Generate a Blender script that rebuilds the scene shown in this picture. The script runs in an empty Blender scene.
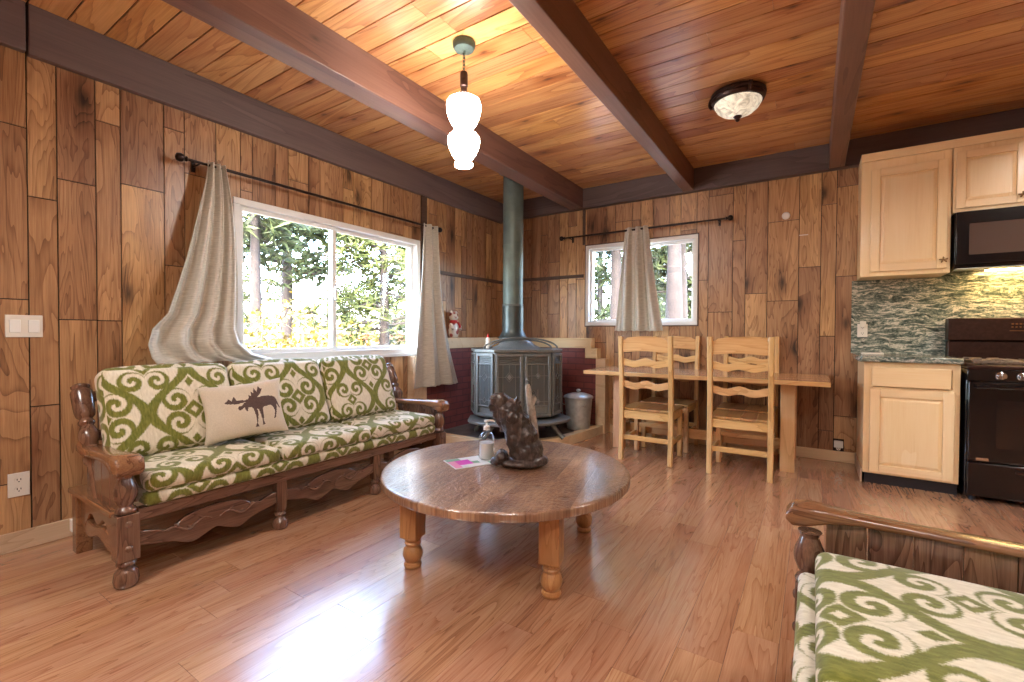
import bpy, bmesh, math, random
from mathutils import Matrix, Vector
random.seed(7)
PI = math.pi
S = bpy.context.scene
COL = S.collection

# ------------------------------------------------------------------ colour / node helpers
def rgb(r, g, b):
    f = lambda c: (c/255/12.92) if c/255 <= .04045 else ((c/255+.055)/1.055)**2.4
    return (f(r), f(g), f(b), 1)

class V:
    """a socket (or constant) with arithmetic that makes Math nodes"""
    def __init__(s, nt, k): s.nt, s.k = nt, k
    def m(s, op, *o, clamp=False):
        n = s.nt.nodes.new('ShaderNodeMath'); n.operation = op; n.use_clamp = clamp
        for i, x in enumerate((s,)+o):
            k = x.k if isinstance(x, V) else x
            if isinstance(k, (int, float)): n.inputs[i].default_value = k
            else: s.nt.links.new(k, n.inputs[i])
        return V(s.nt, n.outputs[0])
    def __add__(s, o): return s.m('ADD', o)
    def __sub__(s, o): return s.m('SUBTRACT', o)
    def __rsub__(s, o): return V(s.nt, o).m('SUBTRACT', s)
    def __mul__(s, o): return s.m('MULTIPLY', o)
    __radd__ = __add__; __rmul__ = __mul__
    def __truediv__(s, o): return s.m('DIVIDE', o)
    def __neg__(s): return s*-1
    def sin(s): return s.m('SINE')
    def cos(s): return s.m('COSINE')
    def abs(s): return s.m('ABSOLUTE')
    def frac(s): return s.m('FRACT')
    def min(s, o): return s.m('MINIMUM', o)
    def max(s, o): return s.m('MAXIMUM', o)
    def pow(s, o): return s.m('POWER', o)
    def sqrt(s): return s.m('SQRT')
    def lt(s, o): return s.m('LESS_THAN', o)
    def gt(s, o): return s.m('GREATER_THAN', o)
    def clamp(s): return s.m('ADD', 0, clamp=True)
    def step(s, a, b):       # linear ramp 0..1 from a to b
        return ((s-a)*(1/(b-a))).clamp()

class Mat:
    def __init__(s, name, rough=.5, spec=.5, metal=0, coat=0, coat_rough=.1):
        s.m = bpy.data.materials.new(name); s.m.use_nodes = True; s.nt = s.m.node_tree
        s.b = s.nt.nodes['Principled BSDF']
        s.b.inputs['Roughness'].default_value = rough; s.b.inputs['Metallic'].default_value = metal
        s.b.inputs['Specular IOR Level'].default_value = spec
        s.b.inputs['Coat Weight'].default_value = coat; s.b.inputs['Coat Roughness'].default_value = coat_rough
    def N(s, t, **k):
        n = s.nt.nodes.new(t)
        for a, b in k.items(): setattr(n, a, b)
        return n
    def coords(s, kind='Object'):
        t = s.N('ShaderNodeTexCoord'); x = s.N('ShaderNodeSeparateXYZ'); s.nt.links.new(t.outputs[kind], x.inputs[0])
        return [V(s.nt, x.outputs[i]) for i in range(3)]
    def vec(s, x, y, z=0):
        c = s.N('ShaderNodeCombineXYZ')
        for i, v in enumerate((x, y, z)):
            if isinstance(v, V): s.nt.links.new(v.k, c.inputs[i])
            else: c.inputs[i].default_value = v
        return c.outputs[0]
    def noise(s, vec, scale=1, detail=3, rough=.55, dist=0):
        n = s.N('ShaderNodeTexNoise'); s.nt.links.new(vec, n.inputs['Vector'])
        n.inputs['Scale'].default_value = scale; n.inputs['Detail'].default_value = detail
        n.inputs['Roughness'].default_value = rough; n.inputs['Distortion'].default_value = dist
        return V(s.nt, n.outputs['Fac'])
    def voro(s, vec, scale=1, out='Distance', feature='F1', dim='3D'):
        n = s.N('ShaderNodeTexVoronoi', feature=feature, voronoi_dimensions=dim); s.nt.links.new(vec, n.inputs['Vector']); n.inputs['Scale'].default_value = scale
        return V(s.nt, n.outputs[out])
    def attr(s, name='rnd'):
        n = s.N('ShaderNodeAttribute'); n.attribute_name = name; return V(s.nt, n.outputs['Fac'])
    def ramp(s, v, stops, interp='LINEAR'):
        n = s.N('ShaderNodeValToRGB'); n.color_ramp.interpolation = interp
        e = n.color_ramp.elements
        while len(e) < len(stops): e.new(.5)
        for i, (p, c) in enumerate(stops): e[i].position = p; e[i].color = c
        s.nt.links.new(v.k, n.inputs[0]); return n.outputs[0]
    def mix(s, f, a, b, mode='MIX'):
        n = s.N('ShaderNodeMix', data_type='RGBA', blend_type=mode)
        for i, x in ((0, f), (6, a), (7, b)):
            if isinstance(x, V): x = x.k
            if isinstance(x, (int, float)) : n.inputs[i].default_value = x
            elif isinstance(x, tuple): n.inputs[i].default_value = x
            else: s.nt.links.new(x, n.inputs[i])
        return n.outputs[2]
    def hsv(s, col, h=None, sat=None, val=None):
        n = s.N('ShaderNodeHueSaturation'); s.nt.links.new(col, n.inputs['Color'])
        for k, v in (('Hue', h), ('Saturation', sat), ('Value', val)):
            if v is None: continue
            if isinstance(v, V): s.nt.links.new(v.k, n.inputs[k])
            else: n.inputs[k].default_value = v
        return n.outputs[0]
    def base(s, c):
        if isinstance(c, tuple): s.b.inputs['Base Color'].default_value = c
        else: s.nt.links.new(c, s.b.inputs['Base Color'])
    def rough(s, v): s.nt.links.new(v.k, s.b.inputs['Roughness'])
    def bump(s, v, strength=.3, dist=.01):
        n = s.N('ShaderNodeBump'); n.inputs['Strength'].default_value = strength; n.inputs['Distance'].default_value = dist
        s.nt.links.new(v.k, n.inputs['Height']); s.nt.links.new(n.outputs[0], s.b.inputs['Normal'])

def plain(name, c, rough=.5, metal=0, spec=.5, coat=0, var=0, bump=0, scale=30):
    m = Mat(name, rough, spec, metal, coat)
    if var or bump:
        n = m.noise(m.vec(*m.coords()), scale, 3)
        if var:
            lo = tuple(max(0, x*(1-var)) for x in c[:3])+(1,); hi = tuple(min(1, x*(1+var)) for x in c[:3])+(1,)
            m.base(m.ramp(n, [(.3, lo), (.7, hi)]))
        else: m.base(c)
        if bump: m.bump(n, bump, .004)
    else: m.base(c)
    return m.m

def wood(name, dark, mid, light, axis='z', scale=1., rough=.4, coat=0., coat_rough=.15, knots=0., vary=.25, rings=26, bump=.15,
         hue=.012, spec=.5, knot_scale=2.2, knot_col=None, stretch=.13, sat=1.):
    m = Mat(name, rough, spec, 0, coat, coat_rough)
    x, y, z = m.coords()
    a, b, g = {'z': (x, y, z), 'x': (y, z, x), 'y': (x, z, y)}[axis]
    r = m.attr()
    o1, o2, o3 = r*17.3, r*31.7, r*53.1
    pv = m.vec(a*scale+o1, b*scale+o2, g*(scale*stretch)+o3)
    n1 = m.noise(pv, 3.2, 3, .5, .9)
    ring = 1-((n1*(rings*.75)).frac()).pow(4)
    fib = m.noise(m.vec(a*scale+o1, b*scale+o2, g*(scale*.03)+o3), 95, 3, .65)
    n2 = m.noise(pv, 7, 4, .6, .3)
    n5 = m.noise(m.vec(a*scale*1.0+o2, b*scale+o3, g*(scale*.05)+o1), 5.5, 2, .5, .6)
    fac = n1*.30+ring*.20+fib*.38+n2*.20+n5*.34-.22
    if knots:
        kv = m.vec((a+b)*scale+o2+o1, g*(scale*.42)+o3)
        k = m.voro(kv, knot_scale, dim='2D'); kc = m.voro(kv, knot_scale, 'Color', dim='2D')
        wob = m.noise(kv, 14, 2)*.05
        kn = 1-(k+wob).step(.03, .03+.1*knots)
        halo = 1-(k+wob).step(.06, .34)
        has = kc.gt(.52)
        fac = fac-halo*has*.22
    col = m.ramp(fac, [(.2, dark), (.46, mid), (.78, light)])
    if knots: col = m.mix(kn*has*.85, col, knot_col or tuple(c*.35 for c in dark[:3])+(1,))
    w = m.N('ShaderNodeTexWhiteNoise', noise_dimensions='1D'); m.nt.links.new((r*91.7).k, w.inputs['W'])
    rv = V(m.nt, w.outputs['Value'])
    col = m.hsv(col, .5+(rv-.5)*hue*2, sat, (1-vary)+rv*(2*vary))
    m.base(col); m.bump(fib*.6+ring*.4, bump, .003)
    return m.m

# ------------------------------------------------------------------ mesh builder
class MB:
    def __init__(s): s.v = []; s.f = []; s.mi = []; s.r = []; s.uv = []; s.M = Matrix.Identity(4); s.rnd = 0.; s.mat = 0
    def addv(s, p): s.v.append((s.M @ Vector(p))[:]); return len(s.v)-1
    def addf(s, ids, uv=None): s.f.append(tuple(ids)); s.mi.append(s.mat); s.r.append(s.rnd); s.uv.append(uv)
    def poly(s, pts, uv=None): s.addf([s.addv(p) for p in pts], uv)
    def box(s, x0, x1, y0, y1, z0, z1):
        i = [s.addv(p) for p in ((x0,y0,z0),(x1,y0,z0),(x1,y1,z0),(x0,y1,z0),(x0,y0,z1),(x1,y0,z1),(x1,y1,z1),(x0,y1,z1))]
        for q in ((3,2,1,0),(4,5,6,7),(0,1,5,4),(1,2,6,5),(2,3,7,6),(3,0,4,7)): s.addf([i[k] for k in q])
        return s
    def cbox(s, c, d): return s.box(c[0]-d[0]/2, c[0]+d[0]/2, c[1]-d[1]/2, c[1]+d[1]/2, c[2]-d[2]/2, c[2]+d[2]/2)
    def lathe(s, prof, c=(0,0,0), seg=24, sx=1, sy=1, sq=0):
        rings = []
        for (r, z) in prof:
            ring = []
            for k in range(seg):
                a = 2*PI*k/seg
                ring.append(s.addv((c[0]+r*sx*math.cos(a), c[1]+r*sy*math.sin(a), c[2]+z)))
            rings.append(ring)
        for i in range(len(rings)-1):
            for k in range(seg):
                s.addf((rings[i][k], rings[i][(k+1)%seg], rings[i+1][(k+1)%seg], rings[i+1][k]))
        if prof[0][0] > 1e-6: s.addf(rings[0][::-1])
        if prof[-1][0] > 1e-6: s.addf(rings[-1])
        return s
    def prism(s, pts, t0, t1, plane='xy'):
        """polygon pts in the plane, extruded along the third axis t0..t1"""
        def P(a, b, t): return {'xy': (a,b,t), 'xz': (a,t,b), 'yz': (t,a,b)}[plane]
        A = [s.addv(P(a, b, t0)) for a, b in pts]; B = [s.addv(P(a, b, t1)) for a, b in pts]
        n = len(pts); s.addf(A[::-1]); s.addf(B)
        for k in range(n): s.addf((A[k], A[(k+1)%n], B[(k+1)%n], B[k]))
        return s
    def strip(s, top, bot, t0, t1, plane='yz'):
        """plank whose upper and lower outline are polylines with the same first coordinate"""
        def P(a, b, t): return {'xy': (a,b,t), 'xz': (a,t,b), 'yz': (t,a,b)}[plane]
        n = len(top)
        r = [[s.addv(P(*q, t)) for q in row] for t in (t0, t1) for row in (bot, top)]
        b0, p0, b1, p1 = r
        for k in range(n-1):
            s.addf((b0[k], b0[k+1], p0[k+1], p0[k])); s.addf((b1[k+1], b1[k], p1[k], p1[k+1]))
            s.addf((p0[k], p0[k+1], p1[k+1], p1[k])); s.addf((b0[k+1], b0[k], b1[k], b1[k+1]))
        s.addf((b0[0], p0[0], p1[0], b1[0])); s.addf((b0[-1], b1[-1], p1[-1], p0[-1]))
        return s
    def tube(s, pts, rad, seg=10, cap=True):
        pts = [Vector(p) for p in pts]; n = len(pts)
        if not hasattr(rad, '__len__'): rad = [rad]*n
        rings = []; up = Vector((0,0,1))
        for i, p in enumerate(pts):
            d = (pts[min(i+1, n-1)]-pts[max(i-1, 0)]).normalized()
            u = d.cross(up)
            if u.length < .05: u = d.cross(Vector((1,0,0)))
            u.normalize(); w = d.cross(u)
            rings.append([s.addv(p+(u*math.cos(2*PI*k/seg)+w*math.sin(2*PI*k/seg))*rad[i]) for k in range(seg)])
        for i in range(n-1):
            for k in range(seg): s.addf((rings[i][k], rings[i][(k+1)%seg], rings[i+1][(k+1)%seg], rings[i+1][k]))
        if cap: s.addf(rings[0][::-1]); s.addf(rings[-1])
        return s
    def ell(s, c, r, nu=14, nv=9, rot=None):
        M0 = s.M; s.M = M0 @ Matrix.Translation(c) @ (rot or Matrix.Identity(4))
        ids = []
        for j in range(nv+1):
            t = PI*j/nv
            ids.append([s.addv((r[0]*math.sin(t)*math.cos(2*PI*k/nu), r[1]*math.sin(t)*math.sin(2*PI*k/nu), -r[2]*math.cos(t))) for k in range(nu)] if 0 < j < nv
                       else [s.addv((0, 0, -r[2]*math.cos(t)))]*nu)
        for j in range(nv):
            for k in range(nu):
                q = [ids[j][k], ids[j][(k+1)%nu], ids[j+1][(k+1)%nu], ids[j+1][k]]
                u = []
                for x in q:
                    if x not in u: u.append(x)
                s.addf(u)
        s.M = M0; return s
    def build(s, name, mats, parent=None, smooth=35, bevel=0, bseg=2, weld=False, recalc=True):
        me = bpy.data.meshes.new(name); me.from_pydata(s.v, [], s.f)
        if not isinstance(mats, (list, tuple)): mats = [mats]
        for m in mats: me.materials.append(m)
        me.polygons.foreach_set('material_index', s.mi)
        at = me.attributes.new('rnd', 'FLOAT', 'FACE'); at.data.foreach_set('value', s.r)
        if any(u is not None for u in s.uv):
            ul = me.uv_layers.new(name='UVMap'); k = 0
            for u, f in zip(s.uv, s.f):
                for i in range(len(f)):
                    ul.data[k].uv = u[i] if u else (0, 0); k += 1
        if weld or recalc:
            bm = bmesh.new(); bm.from_mesh(me)
            if weld: bmesh.ops.remove_doubles(bm, verts=bm.verts, dist=1e-5)
            if recalc: bmesh.ops.recalc_face_normals(bm, faces=bm.faces)
            bm.to_mesh(me); bm.free()
        if smooth:
            me.polygons.foreach_set('use_smooth', [True]*len(me.polygons)); me.set_sharp_from_angle(angle=math.radians(smooth))
        me.update()
        o = bpy.data.objects.new(name, me); COL.objects.link(o)
        if parent: o.parent = parent
        if bevel:
            b = o.modifiers.new('bevel', 'BEVEL'); b.width = bevel; b.segments = bseg; b.limit_method = 'ANGLE'; b.angle_limit = math.radians(40); b.harden_normals = False
        return o

def tag(o, label=None, cat=None, group=None, kind=None):
    for k, v in (('label', label), ('category', cat), ('group', group), ('kind', kind)):
        if v: o[k] = v
    return o
def thing(name, loc, label, cat, rz=0, group=None):
    o = bpy.data.objects.new(name, None); COL.objects.link(o); o.empty_display_size = .1
    o.location = loc; o.rotation_euler = (0, 0, rz); return tag(o, label, cat, group)
def copy_tree(o, parent=None):
    c = o.copy(); COL.objects.link(c); c.parent = parent
    for ch in [q for q in bpy.data.objects if q.parent == o]: copy_tree(ch, c)
    return c
def struct(mb, name, mats, label=None, **k):
    o = mb.build(name, mats, **k); o['kind'] = 'structure'; o['label'] = label or name.replace('_', ' '); return o

# ------------------------------------------------------------------ materials
M = {}
M['panel'] = wood('wall_panelling', rgb(70,45,31), rgb(148,106,72), rgb(206,163,118), 'z', scale=1.5, rough=.34, knots=.9, vary=.32, rings=20, knot_scale=1.9, hue=.01, bump=.1, stretch=.15)
M['panel_gap'] = plain('panel_groove', rgb(38,24,18), .8)
M['ceiling'] = wood('ceiling_pine', rgb(124,68,36), rgb(190,126,72), rgb(232,182,122), 'x', rough=.3, coat=.35, coat_rough=.22, knots=.75, vary=.22, rings=16, knot_scale=4.2, hue=.01, knot_col=rgb(70,32,16), stretch=.1, bump=.1)
M['beam'] = wood('dark_stained_beam', rgb(76,50,42), rgb(106,74,62), rgb(130,96,82), 'y', rough=.42, vary=.06, rings=6, knots=.4, hue=.004)
M['beamx'] = wood('dark_stained_fascia', rgb(68,54,52), rgb(90,74,72), rgb(112,94,90), 'x', rough=.5, vary=.06, rings=6, hue=.004)
M['beamy'] = wood('dark_stained_fascia_long', rgb(74,60,58), rgb(98,82,80), rgb(120,102,98), 'y', rough=.5, vary=.06, rings=6, hue=.004)
M['floor'] = wood('laminate_floor', rgb(110,70,50), rgb(172,122,90), rgb(206,162,128), 'y', rough=.26, coat=.6, coat_rough=.19, vary=.08, rings=18, hue=.006, stretch=.09, bump=.03, scale=2.2)
fb_ = M['floor'].node_tree.nodes['Principled BSDF']; fb_.inputs['Coat IOR'].default_value = 1.85; fb_.inputs['Coat Weight'].default_value = 1
M['trimwood'] = wood('light_pine_trim', rgb(200,168,126), rgb(226,198,156), rgb(238,216,180), 'x', rough=.5, vary=.07, rings=8)
M['trimwoody'] = wood('light_pine_trim_long', rgb(168,138,108), rgb(196,168,138), rgb(212,188,160), 'y', rough=.5, vary=.07, rings=8)
M['darkstrip'] = wood('dark_strip_wood', rgb(52,36,30), rgb(72,50,42), rgb(92,68,58), 'y', rough=.5, vary=.05)
M['sofa'] = wood('sofa_walnut', rgb(42,26,20), rgb(90,60,46), rgb(142,106,84), 'z', scale=2.2, rough=.24, coat=.5, coat_rough=.12, vary=.04, rings=14, hue=.004)
M['sofay'] = wood('sofa_walnut_rail', rgb(50,32,25), rgb(98,68,54), rgb(144,108,88), 'y', scale=2.2, rough=.26, coat=.5, coat_rough=.12, vary=.04, rings=14, hue=.004)
M['sofax'] = wood('sofa_walnut_arm', rgb(54,32,20), rgb(112,72,48), rgb(164,118,80), 'x', scale=2.0, rough=.24, coat=.5, coat_rough=.12, vary=.04, rings=12, hue=.004)
M['tabletop'] = wood('coffee_table_top', rgb(88,54,38), rgb(150,100,66), rgb(196,146,102), 'x', scale=1.3, rough=.3, coat=.5, coat_rough=.14, vary=.1, rings=12, knots=.8, bump=.1)
M['tableleg'] = wood('coffee_table_leg', rgb(116,70,38), rgb(168,114,68), rgb(198,148,98), 'z', scale=2, rough=.35, coat=.2, vary=.05, rings=10)
M['pinez'] = wood('chair_pine', rgb(152,104,56), rgb(202,156,96), rgb(228,190,134), 'z', scale=2, rough=.36, coat=.15, vary=.08, rings=9)
M['pinex'] = wood('chair_pine_slat', rgb(156,108,56), rgb(208,160,96), rgb(232,192,130), 'x', scale=1.6, rough=.36, coat=.15, vary=.08, rings=9)
M['pineseat'] = wood('chair_seat_pine', rgb(120,78,44), rgb(172,124,74), rgb(204,158,104), 'y', scale=1.6, rough=.3, coat=.3, vary=.08, rings=9)
M['dining'] = wood('dining_table_pine', rgb(160,106,56), rgb(206,154,98), rgb(228,184,130), 'x', scale=1.3, rough=.24, coat=.5, coat_rough=.12, vary=.06, rings=10)
M['diningleg'] = wood('dining_table_leg', rgb(176,126,82), rgb(206,158,112), rgb(224,182,138), 'z', scale=1.6, rough=.45, vary=.06, rings=8)
M['maple'] = wood('maple_cabinet', rgb(222,184,132), rgb(240,210,160), rgb(248,224,184), 'z', scale=1, rough=.36, coat=.25, vary=.03, rings=2, hue=.003, bump=.04)
M['maplex'] = wood('maple_rail', rgb(220,180,126), rgb(238,206,156), rgb(246,222,180), 'x', scale=1, rough=.36, coat=.25, vary=.03, rings=2, hue=.003, bump=.04)
M['white'] = plain('white_vinyl', rgb(232,232,228), .35)
M['plate'] = plain('white_plate', rgb(226,220,208), .4)
M['sockets'] = plain('socket_dark', rgb(40,36,34), .5)
M['iron'] = plain('stove_iron', rgb(122,125,121), .42, .35, var=.15, bump=.15, scale=60)
M['ironlight'] = plain('stove_nickel', rgb(150,152,150), .35, .7)
M['ironglass'] = plain('stove_glass', rgb(80,84,82), .16, 0, coat=.5)
M['pipe'] = plain('flue_steel', rgb(88,100,93), .5, .2, var=.2, scale=7)
M['galv'] = plain('galvanised_steel', rgb(206,210,206), .35, .55, var=.18, scale=14)
M['rod'] = plain('curtain_rod_metal', rgb(44,30,26), .38, .6)
M['bronze'] = plain('oil_rubbed_bronze', rgb(58,38,32), .38, .6, var=.25, scale=40)
M['patina'] = plain('patina_metal', rgb(88,104,98), .45, .5, var=.2, scale=30)
M['brass'] = plain('aged_brass', rgb(140,100,60), .32, .8)
M['black'] = plain('black_enamel', rgb(14,12,15), .18, 0, coat=.3)
M['blackglass'] = plain('oven_glass', rgb(12,11,16), .05, 0, coat=1)
M['grate'] = plain('cast_grate', rgb(120,104,90), .5, .4, var=.3, scale=60)
M['chrome'] = plain('chrome', rgb(200,200,200), .15, 1)
M['slate'] = plain('hearth_slate', rgb(96,92,90), .45, var=.35, bump=.3, scale=7)
M['toe'] = plain('toe_kick', rgb(34,32,38), .5)
M['red'] = plain('red_cap', rgb(190,40,36), .4)
M['cream_plastic'] = plain('white_bottle', rgb(226,220,206), .4)
M['soil'] = plain('pale_ground', rgb(120,112,104), .9, var=.18, scale=.8)
M['bark'] = plain('pine_bark', rgb(32,26,25), .9, var=.5, bump=.8, scale=9)
M['roofx'] = plain('distant_roof', rgb(208,190,184), .7)
M['distwall'] = plain('distant_wall', rgb(150,92,74), .8)
M['statue'] = None

def foliage_mat(name, a, b):
    m = Mat(name, .6, .2)
    r = m.attr()
    m.base(m.ramp(r, [(0., a), (1., b)]))
    return m.m
M['needle'] = foliage_mat('pine_needles', rgb(24,32,20), rgb(70,82,50))
M['needle2'] = foliage_mat('pine_needles_light', rgb(34,44,24), rgb(94,104,58))
M['leaf'] = foliage_mat('yellow_leaves', rgb(70,64,22), rgb(150,130,58))
M['twig'] = plain('bare_twigs', rgb(150,128,110), .8)

def make_glass():
    m = Mat('window_glass'); nt = m.nt
    t = m.N('ShaderNodeBsdfTransparent'); g = m.N('ShaderNodeBsdfGlossy'); g.inputs['Roughness'].default_value = .02
    lw = m.N('ShaderNodeLayerWeight'); lw.inputs['Blend'].default_value = .5; x = m.N('ShaderNodeMixShader')
    f = V(nt, lw.outputs['Facing']).pow(5)*.9+.03
    nt.links.new(f.k, x.inputs[0]); nt.links.new(t.outputs[0], x.inputs[1]); nt.links.new(g.outputs[0], x.inputs[2])
    nt.links.new(x.outputs[0], nt.nodes['Material Output'].inputs[0]); return m.m
M['glass'] = make_glass()

def emit(name, c, s, rough=.4):
    m = Mat(name, rough); m.base(c); m.b.inputs['Emission Color'].default_value = c; m.b.inputs['Emission Strength'].default_value = s; return m.m
M['globe'] = emit('lit_opal_glass', rgb(255,248,240), 28)
M['lamp'] = emit('lit_diffuser', rgb(255,249,243), 26)
M['alabaster'] = emit('alabaster_glass', rgb(226,216,190), .25)
M['hoodlamp'] = emit('hood_lamp', rgb(255,206,130), 30)

def brick_mat():
    m = Mat('painted_brick', .5)
    x, y, z = m.coords()
    n = m.N('ShaderNodeTexBrick'); m.nt.links.new(m.vec(x+y, z, 0), n.inputs['Vector'])
    n.inputs['Color1'].default_value = rgb(138,76,70); n.inputs['Color2'].default_value = rgb(118,62,60); n.inputs['Mortar'].default_value = rgb(88,52,52)
    n.inputs['Scale'].default_value = 1; n.inputs['Brick Width'].default_value = .22; n.inputs['Row Height'].default_value = .075; n.inputs['Mortar Size'].default_value = .005
    k = m.noise(m.vec(x, y, z), 9, 4)
    m.base(m.hsv(n.outputs['Color'], None, None, .75+k*.5)); m.bump(V(m.nt, n.outputs['Fac'])*-1+k*.3, .5, .006)
    return m.m
M['brick'] = brick_mat()

def granite_mat(name='green_granite'):
    m = Mat(name, .16, .5, 0, .3)
    x, y, z = m.coords()
    w = m.noise(m.vec(x, y, z*2.2), 3.2, 3, .5, .4)
    n = m.noise(m.vec(x*2.6, y*3, z*15+w*2.2+y*4), 3.6, 10, .78, .7)
    n2 = m.noise(m.vec(x, y, z), 60, 3, .6)
    f = n*.85+n2*.15
    m.base(m.ramp(f, [(.36, rgb(26,34,33)), (.45, rgb(72,86,80)), (.52, rgb(128,138,126)), (.57, rgb(220,214,196)), (.64, rgb(62,72,68))]))
    return m.m
M['granite'] = granite_mat()

def ikat_mat():
    m = Mat('green_scroll_fabric', .8, .25)
    m.b.inputs['Sheen Weight'].default_value = .25
    u, v, _ = m.coords('UV')
    W, T = .38, .48
    u = u*.87; v = v*.87
    st = m.noise(m.vec(u*240, v*22, 0), 1, 3, .7); st2 = m.noise(m.vec(u*22, v*260, 3), 1, 3, .7); wob = m.noise(m.vec(u, v, 0), 6, 2)
    u = u+(st2-.5)*.014+(wob-.5)*.026; v = v+(st-.5)*.024
    def half(u, v):
        a = ((u/W).frac()-.5).abs()*W             # mirrored across the ogee axis, 0..W/2
        vv = ((v/T).frac()-.5)*T; b = vv.abs()
        def scroll(dx, dy, R, p, w, hand, ph):
            r = (dx*dx+dy*dy).sqrt(); th = dy.m('ARCTAN2', dx)*(hand/(2*PI))
            return (((r/p+th+ph).frac()-.5).abs()*p-w).max(r-R)
        d = (a-(W*.25+W*.225*(vv*(2*PI/T)).cos())).abs()*.80-.0200
        d = d.min(scroll(a-.070, b-.060, .061, .050, .0145, -1, .40))
        d = d.min(scroll(a-(W/2-.050), b-(T/2-.074), .053, .044, .0125, 1, .95))
        d = d.min((a+b-.034).abs()*.7-.011)
        d = d.min((a*1.3+(b-.150).abs()-.014)*.6-.008)
        d = d.min(((W/2-a)+(T/2-b)-.028).abs()*.7-.009)
        return d
    d = half(u, v)
    edge = m.noise(m.vec(u*300, v*60, 5), 1, 2)
    g = 1-(d+(edge-.5)*.006).step(-.0025, .0035)
    tone = m.noise(m.vec(u*120, v*30, 1), 1, 3)
    green = m.ramp(tone, [(.3, rgb(92,94,26)), (.7, rgb(130,132,58))])
    cream = m.ramp(tone, [(.3, rgb(206,196,172)), (.7, rgb(228,220,200))])
    m.base(m.mix(g, cream, green)); m.bump(tone, .25, .002)
    return m.m
M['ikat'] = ikat_mat()

def curtain_mat():
    m = Mat('taupe_shantung', .32, .6)
    m.b.inputs['Sheen Weight'].default_value = .3
    u, v, _ = m.coords('UV')
    n = m.noise(m.vec(u*9, v*170, 0), 1, 4, .7); n2 = m.noise(m.vec(u*300, v*40, 0), 1, 2)
    m.base(m.ramp(n*.8+n2*.2, [(.3, rgb(158,151,138)), (.55, rgb(198,192,178)), (.75, rgb(224,220,210))])); m.bump(n, .12, .002)
    return m.m
M['curtain'] = curtain_mat()
M['linen'] = plain('natural_linen', rgb(204,192,172), .85, var=.08, bump=.2, scale=160)
M['moose'] = plain('moose_print', rgb(84,66,62), .85, var=.15, scale=120)
M['print_white'] = plain('paper', rgb(222,224,222), .35)
M['print_magenta'] = plain('paper_magenta', rgb(196,60,170), .35)
M['print_green'] = plain('paper_green', rgb(110,160,130), .35)
M['print_pink'] = plain('paper_pink', rgb(214,140,170), .35)

def statue_mat():
    m = Mat('carved_dark_wood', .33, .5, 0, .35, .2)
    x, y, z = m.coords()
    n = m.noise(m.vec(x*30, y*30, z*7), 1, 5, .65, .8); n2 = m.noise(m.vec(x, y, z), 26, 4)
    m.base(m.ramp(n*.7+n2*.3, [(.3, rgb(28,20,18)), (.52, rgb(58,44,40)), (.74, rgb(124,108,100))])); m.bump(n+n2, .6, .008)
    return m.m
M['statue'] = statue_mat()
M['driftwood'] = plain('grey_driftwood', rgb(170,158,144), .7, var=.3, bump=.4, scale=40)
M['soap'] = plain('milky_soap', rgb(226,226,222), .2, coat=.6)
def clear_plastic():
    m = Mat('clear_plastic'); nt = m.nt
    t = m.N('ShaderNodeBsdfTransparent'); t.inputs[0].default_value = (.9,.9,.9,1); g = m.N('ShaderNodeBsdfGlossy'); g.inputs['Roughness'].default_value = .08
    x = m.N('ShaderNodeMixShader'); f = m.N('ShaderNodeLayerWeight'); f.inputs['Blend'].default_value = .12
    nt.links.new(f.outputs['Facing'], x.inputs[0]); nt.links.new(t.outputs[0], x.inputs[1]); nt.links.new(g.outputs[0], x.inputs[2]); nt.links.new(x.outputs[0], nt.nodes['Material Output'].inputs[0])
    return m.m
M['clear'] = clear_plastic()
def jar_mat():
    m = Mat('painted_ceramic', .25, .5, 0, .4)
    n = m.voro(m.vec(*m.coords()), 13); m.base(m.mix(1-n.step(.30, .40), rgb(226,214,200), rgb(160,84,80))); return m.m
M['jar'] = jar_mat()

# ------------------------------------------------------------------ room shell
LX, BY, RX, FY, CZ = -3.64, 5.32, 2.75, -1.9, 2.99
WL = dict(y0=1.735, y1=3.68, z0=.985, z1=2.215)      # window in the left wall
WB = dict(x0=-2.39, x1=-1.065, z0=1.30, z1=2.295)    # window in the back wall

def cut(r, h):
    """rectangle r minus hole h"""
    a0, a1, b0, b1 = r
    if not h or h[0] >= a1 or h[1] <= a0 or h[2] >= b1 or h[3] <= b0: return [r]
    out = []
    if a0 < h[0]: out.append((a0, h[0], b0, b1))
    if a1 > h[1]: out.append((h[1], a1, b0, b1))
    m0, m1 = max(a0, h[0]), min(a1, h[1])
    if b0 < h[2]: out.append((m0, m1, b0, h[2]))
    if b1 > h[3]: out.append((m0, m1, h[3], b1))
    return out

def panel_wall(name, grooves, joints, place, top, hole, label, rs):
    """place(a0,a1,z0,z1,d0,d1) -> box bounds; planks 12 mm thick on a backing"""
    rng = random.Random(rs); mb = MB(); gap = .006
    for i in range(len(grooves)-1):
        a0, a1 = grooves[i], grooves[i+1]
        zs = joints.get(i)
        if zs is None:
            zs = []; z = rng.uniform(.2, 1.1)
            while z < top-.15: zs.append(z); z += rng.uniform(.55, 1.25)
        zs = [0]+sorted(zs)+[top]
        for j in range(len(zs)-1):
            mb.rnd = rng.random()
            for (p0, p1, q0, q1) in cut((a0+gap/2, a1-gap/2, zs[j]+gap/2, zs[j+1]-gap/2), hole):
                if p1-p0 > .004 and q1-q0 > .004: mb.box(*place(p0, p1, q0, q1, 0, .010))
    mb.mat = 1; mb.rnd = 0
    for (p0, p1, q0, q1) in cut((grooves[0]-.14, grooves[-1]+.14, 0, CZ+.1), hole): mb.box(*place(p0, p1, q0, q1, .0085, .15))
    return struct(mb, name, [M['panel'], M['panel_gap']], label, smooth=0)

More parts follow.
